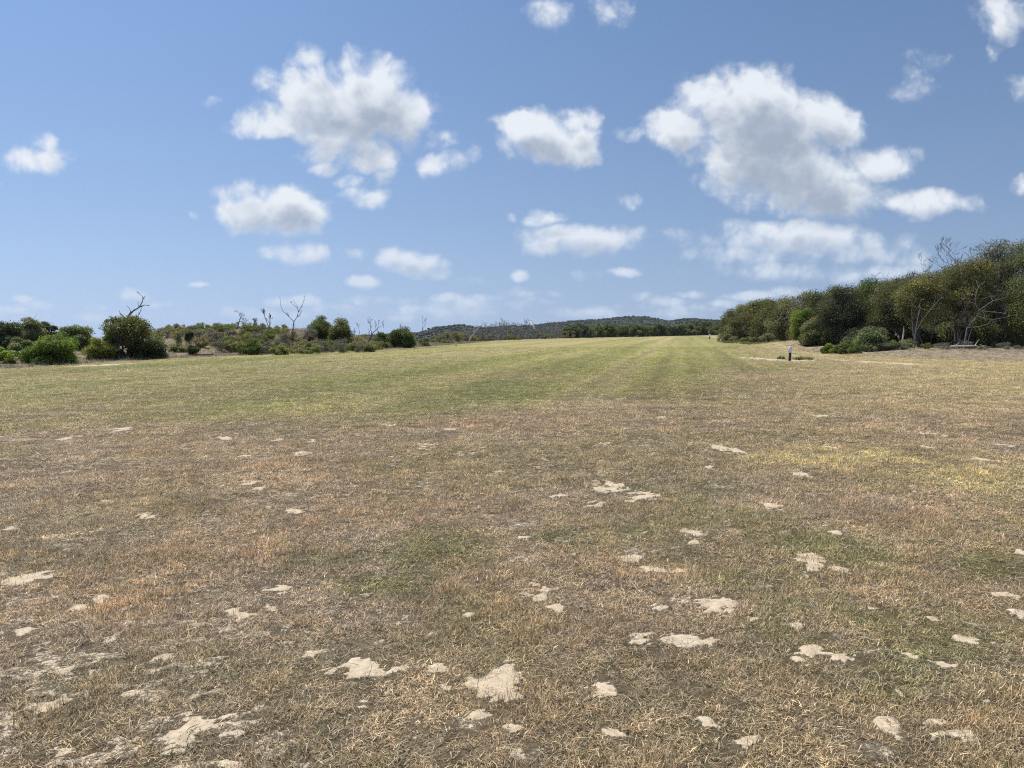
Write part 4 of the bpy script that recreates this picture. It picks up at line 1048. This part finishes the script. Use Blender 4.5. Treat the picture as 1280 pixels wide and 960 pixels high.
# ------------------------------------------------------------------ wooded hills
def hills():
    Y0, Y1 = 900., 1750.
    hx = np.linspace(-520, 900, 560); hy = np.concatenate([np.linspace(Y0, Y1, 150), np.linspace(Y1 + 30, 2600, 20)])
    HX, HY = np.meshgrid(hx, hy); x, y = HX.ravel(), HY.ravel()
    def ridge(yr, prof_px, prof_py, wid):
        ph = 640 + F * x / yr
        crest = EYE + (425 - np.interp(ph, prof_px, prof_py)) / F * yr
        return crest * np.exp(-((y - yr) / wid) ** 2) - 12 * (1 - np.exp(-((y - yr) / wid) ** 2))
    h1 = ridge(1250, [300, 500, 530, 545, 560, 580, 600, 625, 660, 700, 760, 1100], [430, 424, 417, 411, 409.5, 407.8, 411.5, 410.5, 413, 418, 424, 430], 210)
    h2 = ridge(1750, [300, 600, 625, 660, 690, 720, 760, 785, 800, 830, 845, 860, 1000, 1280], [430, 412, 409.5, 407, 405, 402, 399.2, 397, 397.3, 402, 406, 410, 420, 430], 300)
    h3 = ridge(1550, [300, 700, 780, 830, 842, 855, 875, 895, 915, 960, 1100, 1280], [430, 430, 415, 404, 400.5, 399.5, 399, 401, 403, 410, 420, 430], 180)
    z = np.maximum.reduce([h1, h2, h3])
    z += (fbm(x * .02, y * .02, 3, 71) - .5) * 5
    bumps = np.zeros_like(x)
    z += (fbm(x * .14, y * .14, 3, 72) - .45) * 5.0
    ids = np.arange(len(x)).reshape(len(hy), len(hx))
    q = np.stack([ids[:-1, :-1], ids[:-1, 1:], ids[1:, 1:], ids[1:, :-1]], -1).reshape(-1, 4)
    return x, y, z, q, hx, hy
hx_, hy_, hz_, hq_, hgx, hgy = hills()
m, nt, out = new_mat('wooded_slope')
geo = N(nt, 'ShaderNodeNewGeometry')
n1 = N(nt, 'ShaderNodeTexNoise', i_Scale=.11, i_Detail=6.0, i_Roughness=.7); nt.links.new(geo.outputs['Position'], n1.inputs[0])
n2 = N(nt, 'ShaderNodeTexNoise', i_Scale=.018, i_Detail=3.0); nt.links.new(geo.outputs['Position'], n2.inputs[0])
c = mixc(nt, mathn(nt, 'MULTIPLY_ADD', n1.outputs[0], 3.0, -1.0, True), (.022, .034, .018), (.075, .088, .035))
c = mixc(nt, mathn(nt, 'MULTIPLY_ADD', n2.outputs[0], 3.0, -1.2, True), c, (.055, .065, .04))
b = N(nt, 'ShaderNodeBsdfPrincipled', i_Roughness=.95); nt.links.new(c, b.inputs[0]); b.inputs['Specular IOR Level'].default_value = .05
nt.links.new(b.outputs[0], out.inputs[0])
tag(obj('hills', mesh_np('hills', np.stack([hx_, hy_, hz_], 1), [hq_], m)), kind='structure')
# far-off forest on the hills: crowns with their own volume
def far_forest():
    r = np.random.default_rng(77); V = []; Qs = []; Cc = []
    n = 20000
    x = r.uniform(-420, 760, n); y = r.uniform(950, 1800, n)
    ix = np.clip(np.searchsorted(hgx, x), 1, len(hgx) - 1); iy = np.clip(np.searchsorted(hgy, y), 1, len(hgy) - 1)
    zz = hz_.reshape(len(hgy), len(hgx))[iy, ix]
    k = zz > 0; x, y, zz = x[k], y[k], zz[k]; n = len(x)
    ico = []; t = (1 + 5 ** .5) / 2
    iv = np.array([(-1, t, 0), (1, t, 0), (-1, -t, 0), (1, -t, 0), (0, -1, t), (0, 1, t), (0, -1, -t), (0, 1, -t), (t, 0, -1), (t, 0, 1), (-t, 0, -1), (-t, 0, 1)]) / (1 + t * t) ** .5
    fa = np.array([(0, 11, 5), (0, 5, 1), (0, 1, 7), (0, 7, 10), (0, 10, 11), (1, 5, 9), (5, 11, 4), (11, 10, 2), (10, 7, 6), (7, 1, 8), (3, 9, 4), (3, 4, 2), (3, 2, 6), (3, 6, 8), (3, 8, 9), (4, 9, 5), (2, 4, 11), (6, 2, 10), (8, 6, 7), (9, 8, 1)])
    s = r.uniform(1.3, 2.6, n)
    V = iv[None] * s[:, None, None] * r.uniform(.6, 1.35, (n, 12, 1)) * np.array([1.1, 1.1, .8]) + np.stack([x, y, zz + s * .35], 1)[:, None]
    Fc = fa[None] + (np.arange(n) * 12)[:, None, None]
    c = np.array([.042, .056, .024])[None] * r.uniform(.85, 1.35, n)[:, None]
    c = np.repeat(c, 12, 0)
    return mesh_np('far_forest', V.reshape(-1, 3), [Fc.reshape(-1, 3)], M_LEAF, {'tone': c})
tag(obj('far_forest', far_forest()), 'dense forest of small dark crowns covering the distant hills', 'forest', kind='stuff')

# sea air
m, nt, out = new_mat('haze_air')
pv = N(nt, 'ShaderNodeVolumePrincipled'); pv.inputs['Density'].default_value = .00006; pv.inputs['Color'].default_value = (.80, .88, 1.0, 1); pv.inputs['Anisotropy'].default_value = .3
nt.links.new(pv.outputs[0], out.inputs['Volume'])
V, Q = box(-2800, 2800, -800, 2700, -40, 74)
hzo = obj('haze', mesh_np('haze', V, [Q], m)); tag(hzo, 'thin pale sea haze lying over the field and the distant hills', 'haze', kind='stuff')
# ------------------------------------------------------------------ world
W_ = bpy.data.worlds.new('World'); bpy.context.scene.world = W_; W_.use_nodes = True
nt = W_.node_tree; nt.nodes.clear()
wout = nt.nodes.new('ShaderNodeOutputWorld')
sky = N(nt, 'ShaderNodeTexSky', sky_type='NISHITA', sun_disc=False)
sky.sun_elevation = math.radians(SUN_EL); sky.sun_rotation = math.radians(SUN_AZ)
sky.altitude = 0; sky.air_density = 1.0; sky.dust_density = 1.2; sky.ozone_density = 1.6

# clouds: (px, py, half width, half height, strength, rotation)
CL = [(395,112,62,34,1.0,0),(455,118,62,42,1.1,0),(490,140,52,38,1.0,0),(350,145,55,18,.9,-.12),(430,165,60,34,1.0,.25),(385,72,26,16,.55,0),(440,72,20,16,.6,0),(420,84,26,16,.6,0),
 (525,148,22,22,.7,0),(462,200,34,14,.9,-.1),(412,207,16,10,.6,0),(458,248,26,14,.65,0),(445,228,20,12,.35,0),(555,170,18,18,.45,.5),(548,203,28,14,.6,0),(585,195,10,14,.3,0),
 (265,131,14,7,.45,0),(345,262,66,28,1.0,.08),(300,240,36,18,.7,0),(390,268,32,18,.8,0),(372,318,40,12,.7,.1),(393,320,18,10,.7,0),(238,270,8,6,.4,0),(375,193,14,7,.2,0),
 (55,198,34,18,.8,0),(50,175,18,12,.7,0),(85,190,12,8,.3,0),(443,317,18,10,.6,0),(520,330,46,14,.8,.12),(490,322,20,12,.6,0),(550,342,22,9,.55,.1),(530,312,12,7,.4,0),(455,353,24,8,.75,0),
 (665,165,44,28,1.1,0),(705,180,52,24,1.0,0),(725,150,26,18,.8,0),(790,163,20,10,.5,0),(690,20,24,22,.42,0),(755,12,30,22,.38,0),
 (905,125,58,30,1.0,.1),(945,145,85,52,1.2,.1),(852,158,38,24,.9,.1),(1010,150,52,32,1.0,0),(960,205,85,42,1.2,.15),(1040,165,30,26,.8,0),(1020,235,75,34,1.15,.05),(1092,198,46,20,.85,0),(930,240,40,20,.6,.3),(870,108,26,14,.35,0),
 (1165,255,56,18,.85,.05),(1140,243,16,10,.5,0),(1195,258,28,12,.5,0),(685,272,24,11,.6,-.2),(720,300,66,20,.95,0),(690,308,38,16,.8,0),(770,293,30,14,.7,0),(780,250,18,12,.38,0),(640,270,8,7,.35,0),
 (783,342,18,6,.7,0),(650,345,12,7,.5,0),(990,300,120,20,.75,.04),(930,318,60,14,.5,0),(1060,315,90,22,.6,0),(1000,340,130,12,.5,0),(870,290,36,10,.35,0),(940,368,36,6,.6,0),(1090,345,60,10,.55,-.1),
 (1250,20,34,26,.65,0),(1275,108,22,12,.55,0),(1148,95,24,34,.3,0),(1140,75,10,8,.3,0),(1238,70,12,12,.3,0),(1278,225,14,14,.6,0),
 (60,382,28,7,.5,0),(75,374,14,5,.45,0),(170,368,24,8,.5,0),(200,380,24,6,.4,0),(250,357,16,4,.5,0),(155,392,30,5,.3,0),(370,375,36,8,.45,0),(300,388,46,6,.3,0),
 (590,380,60,9,.42,0),(480,375,50,8,.3,0),(640,380,36,7,.3,0),(748,388,28,8,.5,0),(830,378,26,7,.5,0),(808,385,20,6,.35,0),(860,368,20,5,.35,0),(700,392,60,6,.25,0),(540,395,80,6,.22,0),(880,385,40,6,.25,0),
 (30,372,12,4,.3,0),(560,388,110,8,.34,0),(800,392,120,7,.34,0),(330,392,110,7,.3,0),(100,395,120,7,.3,0),(640,366,50,7,.34,0),(1000,365,60,7,.4,0),(720,345,40,6,.25,0),(590,350,30,6,.3,0),(470,182,30,16,.8,0),(440,190,30,16,.7,0),(475,215,20,14,.5,0),(120,384,20,5,.35,0),(20,388,26,6,.35,0),(225,392,40,5,.3,0),(560,372,22,6,.5,0),(610,372,26,6,.5,0),(520,385,30,6,.4,0),(670,375,20,6,.4,0),(690,365,14,5,.3,0),(780,385,22,6,.35,0),(850,385,20,5,.35,0),(800,372,14,6,.45,0),(905,378,20,6,.4,0),(410,385,30,6,.35,0),(1240,120,10,7,.25,0),(-80,240,60,25,.8,0),(-160,120,70,30,.9,0),(1400,150,70,35,.9,0),(1390,300,70,20,.7,0),(640,-60,70,25,.7,0),(300,-80,60,25,.6,0),(1000,-90,90,40,.8,0)]

def cover_group(name, blobs):
    grp = bpy.data.node_groups.new(name, 'ShaderNodeTree')
    grp.interface.new_socket('P', in_out='INPUT', socket_type='NodeSocketVector')
    grp.interface.new_socket('D', in_out='OUTPUT', socket_type='NodeSocketFloat')
    grp.interface.new_socket('S', in_out='OUTPUT', socket_type='NodeSocketFloat')
    gi = grp.nodes.new('NodeGroupInput'); go = grp.nodes.new('NodeGroupOutput')
    # bend the blobs' outlines, less so close to the horizon where clouds are small
    wn = N(grp, 'ShaderNodeTexNoise', i_Scale=9.0, i_Detail=4.0, i_Roughness=.6)
    grp.links.new(gi.outputs[0], wn.inputs['Vector'])
    sub = N(grp, 'ShaderNodeVectorMath', operation='SUBTRACT'); sub.inputs[1].default_value = (.5, .5, .5); grp.links.new(wn.outputs['Color'], sub.inputs[0])
    mul = N(grp, 'ShaderNodeVectorMath', operation='MULTIPLY'); mul.inputs[1].default_value = (.085, .06, 0); grp.links.new(sub.outputs[0], mul.inputs[0])
    sepg = N(grp, 'ShaderNodeSeparateXYZ'); grp.links.new(gi.outputs[0], sepg.inputs[0])
    hs = mathn(grp, 'MULTIPLY_ADD', sepg.outputs[1], 3.2, .12, True)
    sc_ = N(grp, 'ShaderNodeVectorMath', operation='SCALE'); grp.links.new(mul.outputs[0], sc_.inputs[0]); grp.links.new(hs, sc_.inputs[3])
    add = N(grp, 'ShaderNodeVectorMath', operation='ADD'); grp.links.new(gi.outputs[0], add.inputs[0]); grp.links.new(sc_.outputs[0], add.inputs[1])
    acc = None
    for (px, py, rw, rh, st, ro) in blobs:
        st = st + ((.20 if py > 350 else .12) if st < .7 else .05)
        u, v = unproj(px, py)
        mp = N(grp, 'ShaderNodeMapping', vector_type='TEXTURE')
        mp.inputs['Location'].default_value = (float(u), float(v), 0); mp.inputs['Rotation'].default_value = (0, 0, -ro)
        mp.inputs['Scale'].default_value = (rw * 1.45 / F, rh * 1.45 / F, 1)
        if acc is None: grp.links.new(add.outputs[0], mp.inputs[0])
        else:                     # chained, so that the shader stack stays short
            ch = N(grp, 'ShaderNodeVectorMath', operation='ADD'); grp.links.new(add.outputs[0], ch.inputs[0])
            grp.links.new(mathn(grp, 'MULTIPLY', acc, 1e-7), ch.inputs[1]); grp.links.new(ch.outputs[0], mp.inputs[0])
        dt = N(grp, 'ShaderNodeVectorMath', operation='DOT_PRODUCT'); grp.links.new(mp.outputs[0], dt.inputs[0]); grp.links.new(mp.outputs[0], dt.inputs[1])
        f = mathn(grp, 'MULTIPLY_ADD', dt.outputs['Value'], -st, st)
        acc = f if acc is None else mathn(grp, 'SMOOTH_MAX', acc, f, .12)
    acc = mathn(grp, 'MAXIMUM', acc, -.8)
    bn = N(grp, 'ShaderNodeTexNoise', i_Scale=16.0, i_Detail=9.0, i_Roughness=.62, i_Distortion=.25); grp.links.new(gi.outputs[0], bn.inputs['Vector'])
    vo = N(grp, 'ShaderNodeTexVoronoi', feature='SMOOTH_F1', i_Scale=26.0, i_Detail=2.0, i_Roughness=.55); vo.inputs['Smoothness'].default_value = .6
    grp.links.new(add.outputs[0], vo.inputs['Vector'])
    d1 = mathn(grp, 'MULTIPLY_ADD', bn.outputs[0], 1.5, -.82)
    d2 = mathn(grp, 'MULTIPLY_ADD', vo.outputs['Distance'], -.55, .22)
    grp.links.new(mathn(grp, 'ADD', acc, mathn(grp, 'ADD', d1, d2)), go.inputs[0])
    grp.links.new(mathn(grp, 'ADD', acc, mathn(grp, 'MULTIPLY', mathn(grp, 'ADD', d1, d2), .65)), go.inputs[1])
    return grp

tc_ = N(nt, 'ShaderNodeTexCoord')
sp = N(nt, 'ShaderNodeSeparateXYZ'); nt.links.new(tc_.outputs['Generated'], sp.inputs[0])
yy_ = mathn(nt, 'MAXIMUM', sp.outputs[1], .05)
u = mathn(nt, 'DIVIDE', sp.outputs[0], yy_); v = mathn(nt, 'DIVIDE', sp.outputs[2], yy_)
cb = N(nt, 'ShaderNodeCombineXYZ'); nt.links.new(u, cb.inputs[0]); nt.links.new(v, cb.inputs[1])
# clear sky: the Nishita model, its hazy yellow band near the horizon cleaned to the blue of sea air
rampn = N(nt, 'ShaderNodeValToRGB'); e_ = rampn.color_ramp.elements
SKYR = [(0.0, (3.65, 5.10, 7.30)), (.06, (3.20, 4.65, 6.95)), (.16, (2.45, 3.85, 6.2)), (.30, (1.75, 3.0, 5.35)), (.42, (1.35, 2.5, 4.7)), (.7, (.9, 1.9, 4.2)), (1.0, (.75, 1.6, 3.7))]
e_[0].position, e_[0].color = SKYR[0][0], (*[c / 10 for c in SKYR[0][1]], 1); e_[1].position, e_[1].color = 1.0, (*[c / 10 for c in SKYR[-1][1]], 1)
for p_, c_ in SKYR[1:-1]: k_ = e_.new(p_); k_.color = (*[c / 10 for c in c_], 1)
nt.links.new(sp.outputs[2], rampn.inputs[0])
sc10 = N(nt, 'ShaderNodeVectorMath', operation='SCALE'); sc10.inputs[3].default_value = 10.0; nt.links.new(rampn.outputs[0], sc10.inputs[0])
# brighter towards the sun's side
el_, az_ = math.radians(SUN_EL), math.radians(SUN_AZ)
sd_ = N(nt, 'ShaderNodeVectorMath', operation='DOT_PRODUCT'); nt.links.new(tc_.outputs['Generated'], sd_.inputs[0])
sd_.inputs[1].default_value = (math.sin(az_) * math.cos(el_), math.cos(az_) * math.cos(el_), math.sin(el_))
glow = mathn(nt, 'POWER', mathn(nt, 'MAXIMUM', sd_.outputs['Value'], 0.0), 6.0)
gl2 = N(nt, 'ShaderNodeVectorMath', operation='SCALE'); nt.links.new(sc10.outputs[0], gl2.inputs[0]); nt.links.new(mathn(nt, 'MULTIPLY_ADD', glow, 1.2, 1.0), gl2.inputs[3])
left_ = mathn(nt, 'MULTIPLY_ADD', sp.outputs[0], -.30, 1.0)
gl3 = N(nt, 'ShaderNodeVectorMath', operation='SCALE'); nt.links.new(gl2.outputs[0], gl3.inputs[0]); nt.links.new(left_, gl3.inputs[3])
skyc = mixc(nt, .85, sky.outputs[0], gl3.outputs[0])
skd = N(nt, 'ShaderNodeVectorMath', operation='MULTIPLY'); skd.inputs[1].default_value = (.95, .94, .955); nt.links.new(skyc, skd.inputs[0]); skyc = skd.outputs[0]

def ramp(x, a, b):
    n_ = N(nt, 'ShaderNodeMapRange', interpolation_type='SMOOTHSTEP'); n_.inputs['From Min'].default_value = a; n_.inputs['From Max'].default_value = b
    nt.links.new(x, n_.inputs[0]); return n_.outputs[0]
off_s = mathn(nt, 'MINIMUM', mathn(nt, 'MULTIPLY_ADD', v, 2.6, .12), 1.0)
offv = N(nt, 'ShaderNodeVectorMath', operation='SCALE'); offv.inputs[0].default_value = (-.016, .040, 0); nt.links.new(off_s, offv.inputs[3])
shv = N(nt, 'ShaderNodeVectorMath', operation='ADD'); nt.links.new(cb.outputs[0], shv.inputs[0]); nt.links.new(offv.outputs[0], shv.inputs[1]); shifted = shv.outputs[0]
bg_clear = N(nt, 'ShaderNodeBackground', i_Strength=.1); nt.links.new(skyc, bg_clear.inputs[0])
def tile(u0, u1, v0, v1):
    """sky with the clouds that reach into this window of the sky (only those are computed there)"""
    bl = []
    for c in CL:
        cu, cv = unproj(c[0], c[1]); ru = (c[2] * 1.45 * 1.35 + 26) / F; rv = (c[3] * 1.45 * 1.35 + 20) / F
        r_ = max(ru, rv) if c[5] else 0
        if cu + max(ru, r_) > u0 and cu - max(ru, r_) < u1 and cv + max(rv, r_ * .5) > v0 and cv - max(rv, r_ * .5) < v1 + .03: bl.append(c)
    grp = cover_group('cloud_cover', bl)
    def dens_at(off):
        g_ = nt.nodes.new('ShaderNodeGroup'); g_.node_tree = grp
        nt.links.new(off if off else cb.outputs[0], g_.inputs[0])
        return g_.outputs
    D0 = dens_at(None); D1 = dens_at(shifted)
    alpha = mathn(nt, 'MULTIPLY', ramp(D0[0], -.20, .56), mathn(nt, 'MULTIPLY_ADD', ramp(D0[1], -.25, .65), .62, .34))
    occ = mathn(nt, 'ADD', mathn(nt, 'MULTIPLY', mathn(nt, 'MAXIMUM', D1[1], -.2), .85), mathn(nt, 'MULTIPLY', mathn(nt, 'MAXIMUM', D0[1], 0), .25))
    lit = mathn(nt, 'MULTIPLY_ADD', ramp(occ, .22, 1.12), -1.0, 1.0)
    hz = ramp(v, .20, .02)
    white = mixc(nt, hz, (7.5, 7.9, 8.4), (5.4, 6.3, 7.6)); grey = mixc(nt, hz, (3.3, 3.9, 4.9), (3.2, 4.2, 5.9))
    fin = mixc(nt, alpha, skyc, mixc(nt, lit, grey, white))
    b_ = N(nt, 'ShaderNodeBackground', i_Strength=.1); nt.links.new(fin, b_.inputs[0]); return b_.outputs[0]
def msh(fac, a, b):
    m_ = nt.nodes.new('ShaderNodeMixShader'); nt.links.new(fac, m_.inputs[0]); nt.links.new(a, m_.inputs[1]); nt.links.new(b, m_.inputs[2]); return m_.outputs[0]
us = [-1.0, -.42, -.28, -.12, .0, .16, .32, .46, 1.0]; vs = [-.02, .06, .14, .25, .62]
def split(items, cuts, coord):
    """a balanced tree of mix shaders, so that one look at the sky passes few nodes"""
    if len(items) == 1: return items[0]
    h = len(items) // 2
    return msh(mathn(nt, 'GREATER_THAN', coord, cuts[h - 1]), split(items[:h], cuts[:h - 1], coord), split(items[h:], cuts[h:], coord))
sh = split([split([tile(us[i_], us[i_ + 1], vs[j_], vs[j_ + 1]) for i_ in range(len(us) - 1)], us[1:-1], u) for j_ in range(len(vs) - 1)], vs[1:-1], v)
inside = mathn(nt, 'MULTIPLY', mathn(nt, 'LESS_THAN', mathn(nt, 'ABSOLUTE', u), 1.0), mathn(nt, 'MULTIPLY', mathn(nt, 'GREATER_THAN', v, -.02), mathn(nt, 'LESS_THAN', v, .62)))
inside = mathn(nt, 'MULTIPLY', inside, mathn(nt, 'GREATER_THAN', sp.outputs[1], .1))
sh = msh(inside, bg_clear.outputs[0], sh)
nt.links.new(sh, wout.inputs[0])
W_.cycles.sampling_method = 'NONE'

# ------------------------------------------------------------------ sun and camera
L = bpy.data.lights.new('sun', 'SUN'); L.energy = 4.7; L.angle = math.radians(.53); L.color = (1.0, .95, .875)
so = bpy.data.objects.new('sun', L); link(so)
el, az = math.radians(SUN_EL), math.radians(SUN_AZ)
from mathutils import Vector
dirv = Vector((math.sin(az) * math.cos(el), math.cos(az) * math.cos(el), math.sin(el)))
so.rotation_euler = dirv.to_track_quat('Z', 'Y').to_euler()
cam = bpy.data.cameras.new('camera'); co = bpy.data.objects.new('camera', cam); link(co)
cam.sensor_width = 36; cam.lens = 36 * F / 1280; cam.clip_start = .1; cam.clip_end = 20000
co.location = (0, 0, EYE); co.rotation_euler = (math.pi / 2 - PITCH, 0, 0)
sc = bpy.context.scene; sc.camera = co
sc.view_settings.view_transform = 'Standard'; sc.view_settings.look = 'None'; sc.view_settings.exposure = 0.17; sc.view_settings.gamma = 1
sc.cycles.use_denoising = False; sc.cycles.use_adaptive_sampling = True; sc.cycles.adaptive_threshold = .008; sc.cycles.adaptive_min_samples = 56; sc.cycles.filter_width = 1.15
sc.cycles.max_bounces = 5; sc.cycles.diffuse_bounces = 3; sc.cycles.glossy_bounces = 1; sc.cycles.transmission_bounces = 3; sc.cycles.transparent_max_bounces = 4
